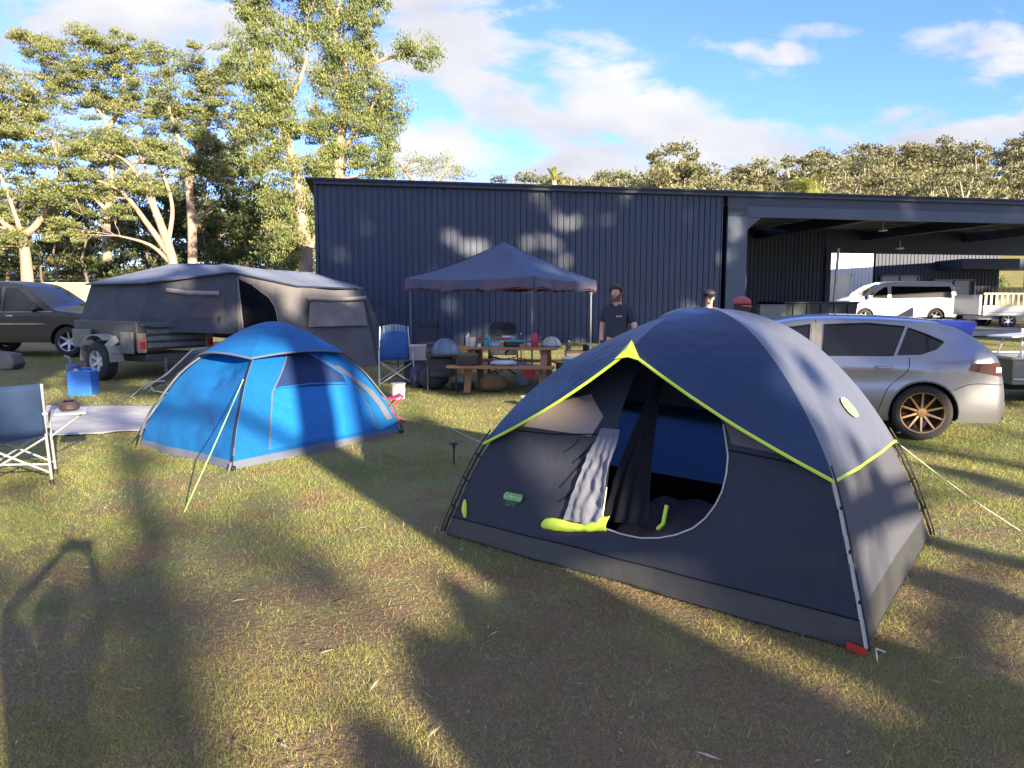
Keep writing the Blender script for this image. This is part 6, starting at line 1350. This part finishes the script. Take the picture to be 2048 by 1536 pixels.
# the one taking the picture: only the shadow of raised arms and phone falls into view
ph = person('person holding a phone overhead whose shadow falls on the grass', (0,-.30,0), PI, 1.46,
       {'elbL':(.30,-.02,1.62),'wriL':(.12,-.26,1.90),'elbR':(-.30,-.02,1.62),'wriR':(-.12,-.26,1.90)}, m_tee, m_jean, m_hair)
mb = MB(); mb.box((0,-.012,1.62),(.16,.009,.078)); tag(mb.build('phone', m_blk, bevel=.004), 'black phone held up by the person taking the picture', 'phone')
# ------------------------------------------------------------------ trees behind the photographer that shade the camp
LS = leafmat('shade_leaves', [(.06,.08,.03),(.14,.15,.06),(.20,.19,.08)], .08)
def cast(p, y): t = (y-p.y)/SUND.y; return p+SUND*t
def gnd(px, py): return G(px, py)
def shade_tree(label, bx, by, r0, top, clumps, lean=0.0, group='gum trees behind the photographer', per=150, size=.16, lm=None):
    lm = lm or LS
    root = Vector((bx, by, 0)); t = thing('gum_tree', label, 'tree', root, 0, group); tk = MB()
    st = smooth_line([(0,0,-.2),(.02,0,1.5),(lean*.4,.1,top*.45),(lean,.2,top)], 6); tk.tube(st, [r0*(1.12 if i == 0 else 1)*(1-.72*i/(len(st)-1)) for i in range(len(st))], 12)
    cen = []; rad = []
    for c, r in clumps:
        c = Vector(c)-root; cen.append(c); rad.append(r)
        p = min(st[3:], key=lambda q: (q-c).length+(4 if q.z > c.z-.3 else 0)); poly_tube(tk, p, c, .03+.012*(p-c).length, .012, .03, 5, 5)
    tk.build('trunk', BK, t, smooth=True, ang=180)
    cs = []; rs = []
    for c, r in zip(cen, rad):
        m_ = max(1, int((r/.55)**2*(3.4 if r > .5 else 2.0)))
        for i in range(m_): d = Vector((random.gauss(0,1), random.gauss(0,1)*.5, random.gauss(0,1))).normalized()*r*random.random()**.5*.9; cs.append(c+d); rs.append(min(r, .42)*random.uniform(.7,1.1))
    v, q = leaves([tuple(c) for c in cs], rs, per, size, flat=.85); npmesh('crown', v, None, lm, q, t); return t
# tree 1: casts the straight trunk shadow that crosses the blue tent
YA = -6.5; XA = .09+.593*(4.26-YA)
blA = []
for (px, py, r) in ((1010,1400,.20),(1100,1470,.25),(960,1330,.18),(905,1320,.13),(990,1230,.10),(1050,1255,.13),(1130,1275,.13),(1070,1320,.18),(1200,1290,.10),(1120,1340,.22),(1250,1440,.26),(1400,1490,.26),(1030,1510,.22),(1240,1350,.16),(1560,1520,.24),(850,1550,.12),(980,1490,.16),(1180,1540,.25),(940,1200,.06),(1700,1530,.2),(1350,1400,.14)):
    blA.append((cast(gnd(px, py), YA+random.uniform(-.6,.6)), r))
for (px, py, r) in ((2010,1120,.14),(1950,1105,.10),(1960,960,.16),(2040,985,.14),(1900,945,.08),(1960,1190,.16),(1880,1170,.10),(2040,1210,.14),(1860,1350,.12),(1960,1400,.14)):
    blA.append((cast(gnd(px, py), YA+random.uniform(-.6,.6)), r))
shade_tree('thick pale gum trunk whose shadow crosses the blue tent', XA, YA, .415, 15, blA)
# dapples to the left, softer: crowns farther back
YB = -26.0
blB = []
for (px, py, r) in ((60,1130,.42),(250,1150,.30),(400,1110,.18),(500,1130,.24),(600,1140,.22),(150,1250,.26),(40,1250,.45),(180,1290,.36),(60,1400,.42),(20,1500,.42),(200,1420,.22),(680,1180,.10),
                    (-60,1180,.5),(-80,900,.6),(60,900,.4),(170,880,.25),(300,905,.18),(30,1020,.25),(560,1020,.10)):
    blB.append((cast(gnd(px, py), YB+random.uniform(-2,2)), r*1.0))
shade_tree('broad gum tree behind photographer shading left lawn', 15, YB, .3, 13, blB, 1, per=55)
YB = -17.0
# canopy that shades shed wall, camper, gazebo, front of dome tent
bl = []; 
lit = lambda u, z: (3.2 < u < 9.5 and abs(z-(2.6+.28*(u-3.2))) < .50) or (12.4 < u < 13.5 and 2.6 < z < 4.0) or (random.random() < .02)
for i in range(30):
    for j in range(6):
        u = i*.85-.3+random.uniform(-.3,.3); z = .3+j*.92+random.uniform(-.25,.25)
        if lit(u, z):
            if True: bl.append((cast(W(u, 0, z), YB-3+random.uniform(-3,3)), .56))
            continue
        bl.append((cast(W(u, 0, z), YB-3+random.uniform(-3,3)), .82))
for i in range(75):
    u = random.uniform(-.5, 13.5); z = random.uniform(.2, 5)
    if not lit(u, z): bl.append((cast(W(u, 0, z), YB-3+random.uniform(-3,3)), .62))
def hit(p, r, y=YB): bl.append((cast(Vector(p), y+random.uniform(-3,3)), r))
for (px, py, dep, r) in ((190,600,15.5,.55),(250,600,15,.5),(340,560,15.5,.5),(330,640,14.5,.6),(430,560,15.3,.5),(430,630,14.8,.45),(660,640,16.4,.6),(700,700,16.6,.5),(610,690,16,.5),(300,700,14,.7),(220,720,14,.6),(400,700,14.5,.6),
                         (900,540,13.5,.7),(1000,520,14,.7),(1100,550,13.5,.6),(950,590,13.5,.5),(900,700,12.5,.6),(1000,740,12.5,.35),(850,760,12.5,.4),(820,700,13,.5),(950,690,12.5,.3),
                         (1700,780,9,.55),(1650,740,9.5,.6),(1780,680,9.3,.45),(1600,700,9.8,.5),(1850,700,9,.35),(1720,850,8.8,.4),(1230,640,11,.35),
                         (100,650,18,.9),(30,650,18,.9),(-60,640,18,.9),(150,690,17,.6),(60,760,14,.6),(-40,800,12,.7),(250,800,12,.45),(130,820,11,.3),
                         (1300,700,4.9,.22),(1450,780,4.4,.26),(1560,900,4,.26),(1600,1050,3.9,.30),(1500,1080,4,.30),(1380,1130,4.3,.22),(1690,1180,3.5,.2),(1300,950,4.6,.22),(1550,1180,3.8,.18),
                         (1480,660,5.2,.2),(1600,760,4.6,.16),(1760,1020,4.2,.16),(1700,900,4.2,.10),(1790,960,4.4,.12),(1250,870,4.5,.12),(960,990,5,.16),(920,1020,5,.14),(1330,1050,4.4,.12),(1180,740,5,.2),(1350,820,4.5,.2)):
    hit(P(px, py, dep), r)
for i in range(13):
    for j in range(3):
        if random.random() < .90: hit((-9.5+i*.95+random.uniform(-.2,.2), 13.4, .3+.85*j), .68)
for i in range(10):
    for j in range(4):
        hit(W(12.6+i*.98, 5+random.uniform(0,5), .6+j*1.0), .75)
for i in range(9):
    for j in range(2): hit((20.6+i*1.0, 39.5, .9+j*1.3), .7)
for i in range(10): hit((7.2+i*.33, 10.7, .3+.35*(i%3)), .42)
roots = [(14,-17.5),(20,-19),(26.5,-18),(33,-20),(39,-19),(45,-21)]
parts = [[] for _ in roots]
for c, r in bl:
    i = min(range(len(roots)), key=lambda i: abs(roots[i][0]-c.x)); parts[i].append((c, r))
names_ = ['first','second','third','fourth','fifth','sixth']
for i, (rx, ry) in enumerate(roots):
    if parts[i]: shade_tree('gum tree out of view behind the photographer, %s from the left' % names_[i], rx, ry, .28, 15, parts[i], random.uniform(-1,1), per=150, size=.22)
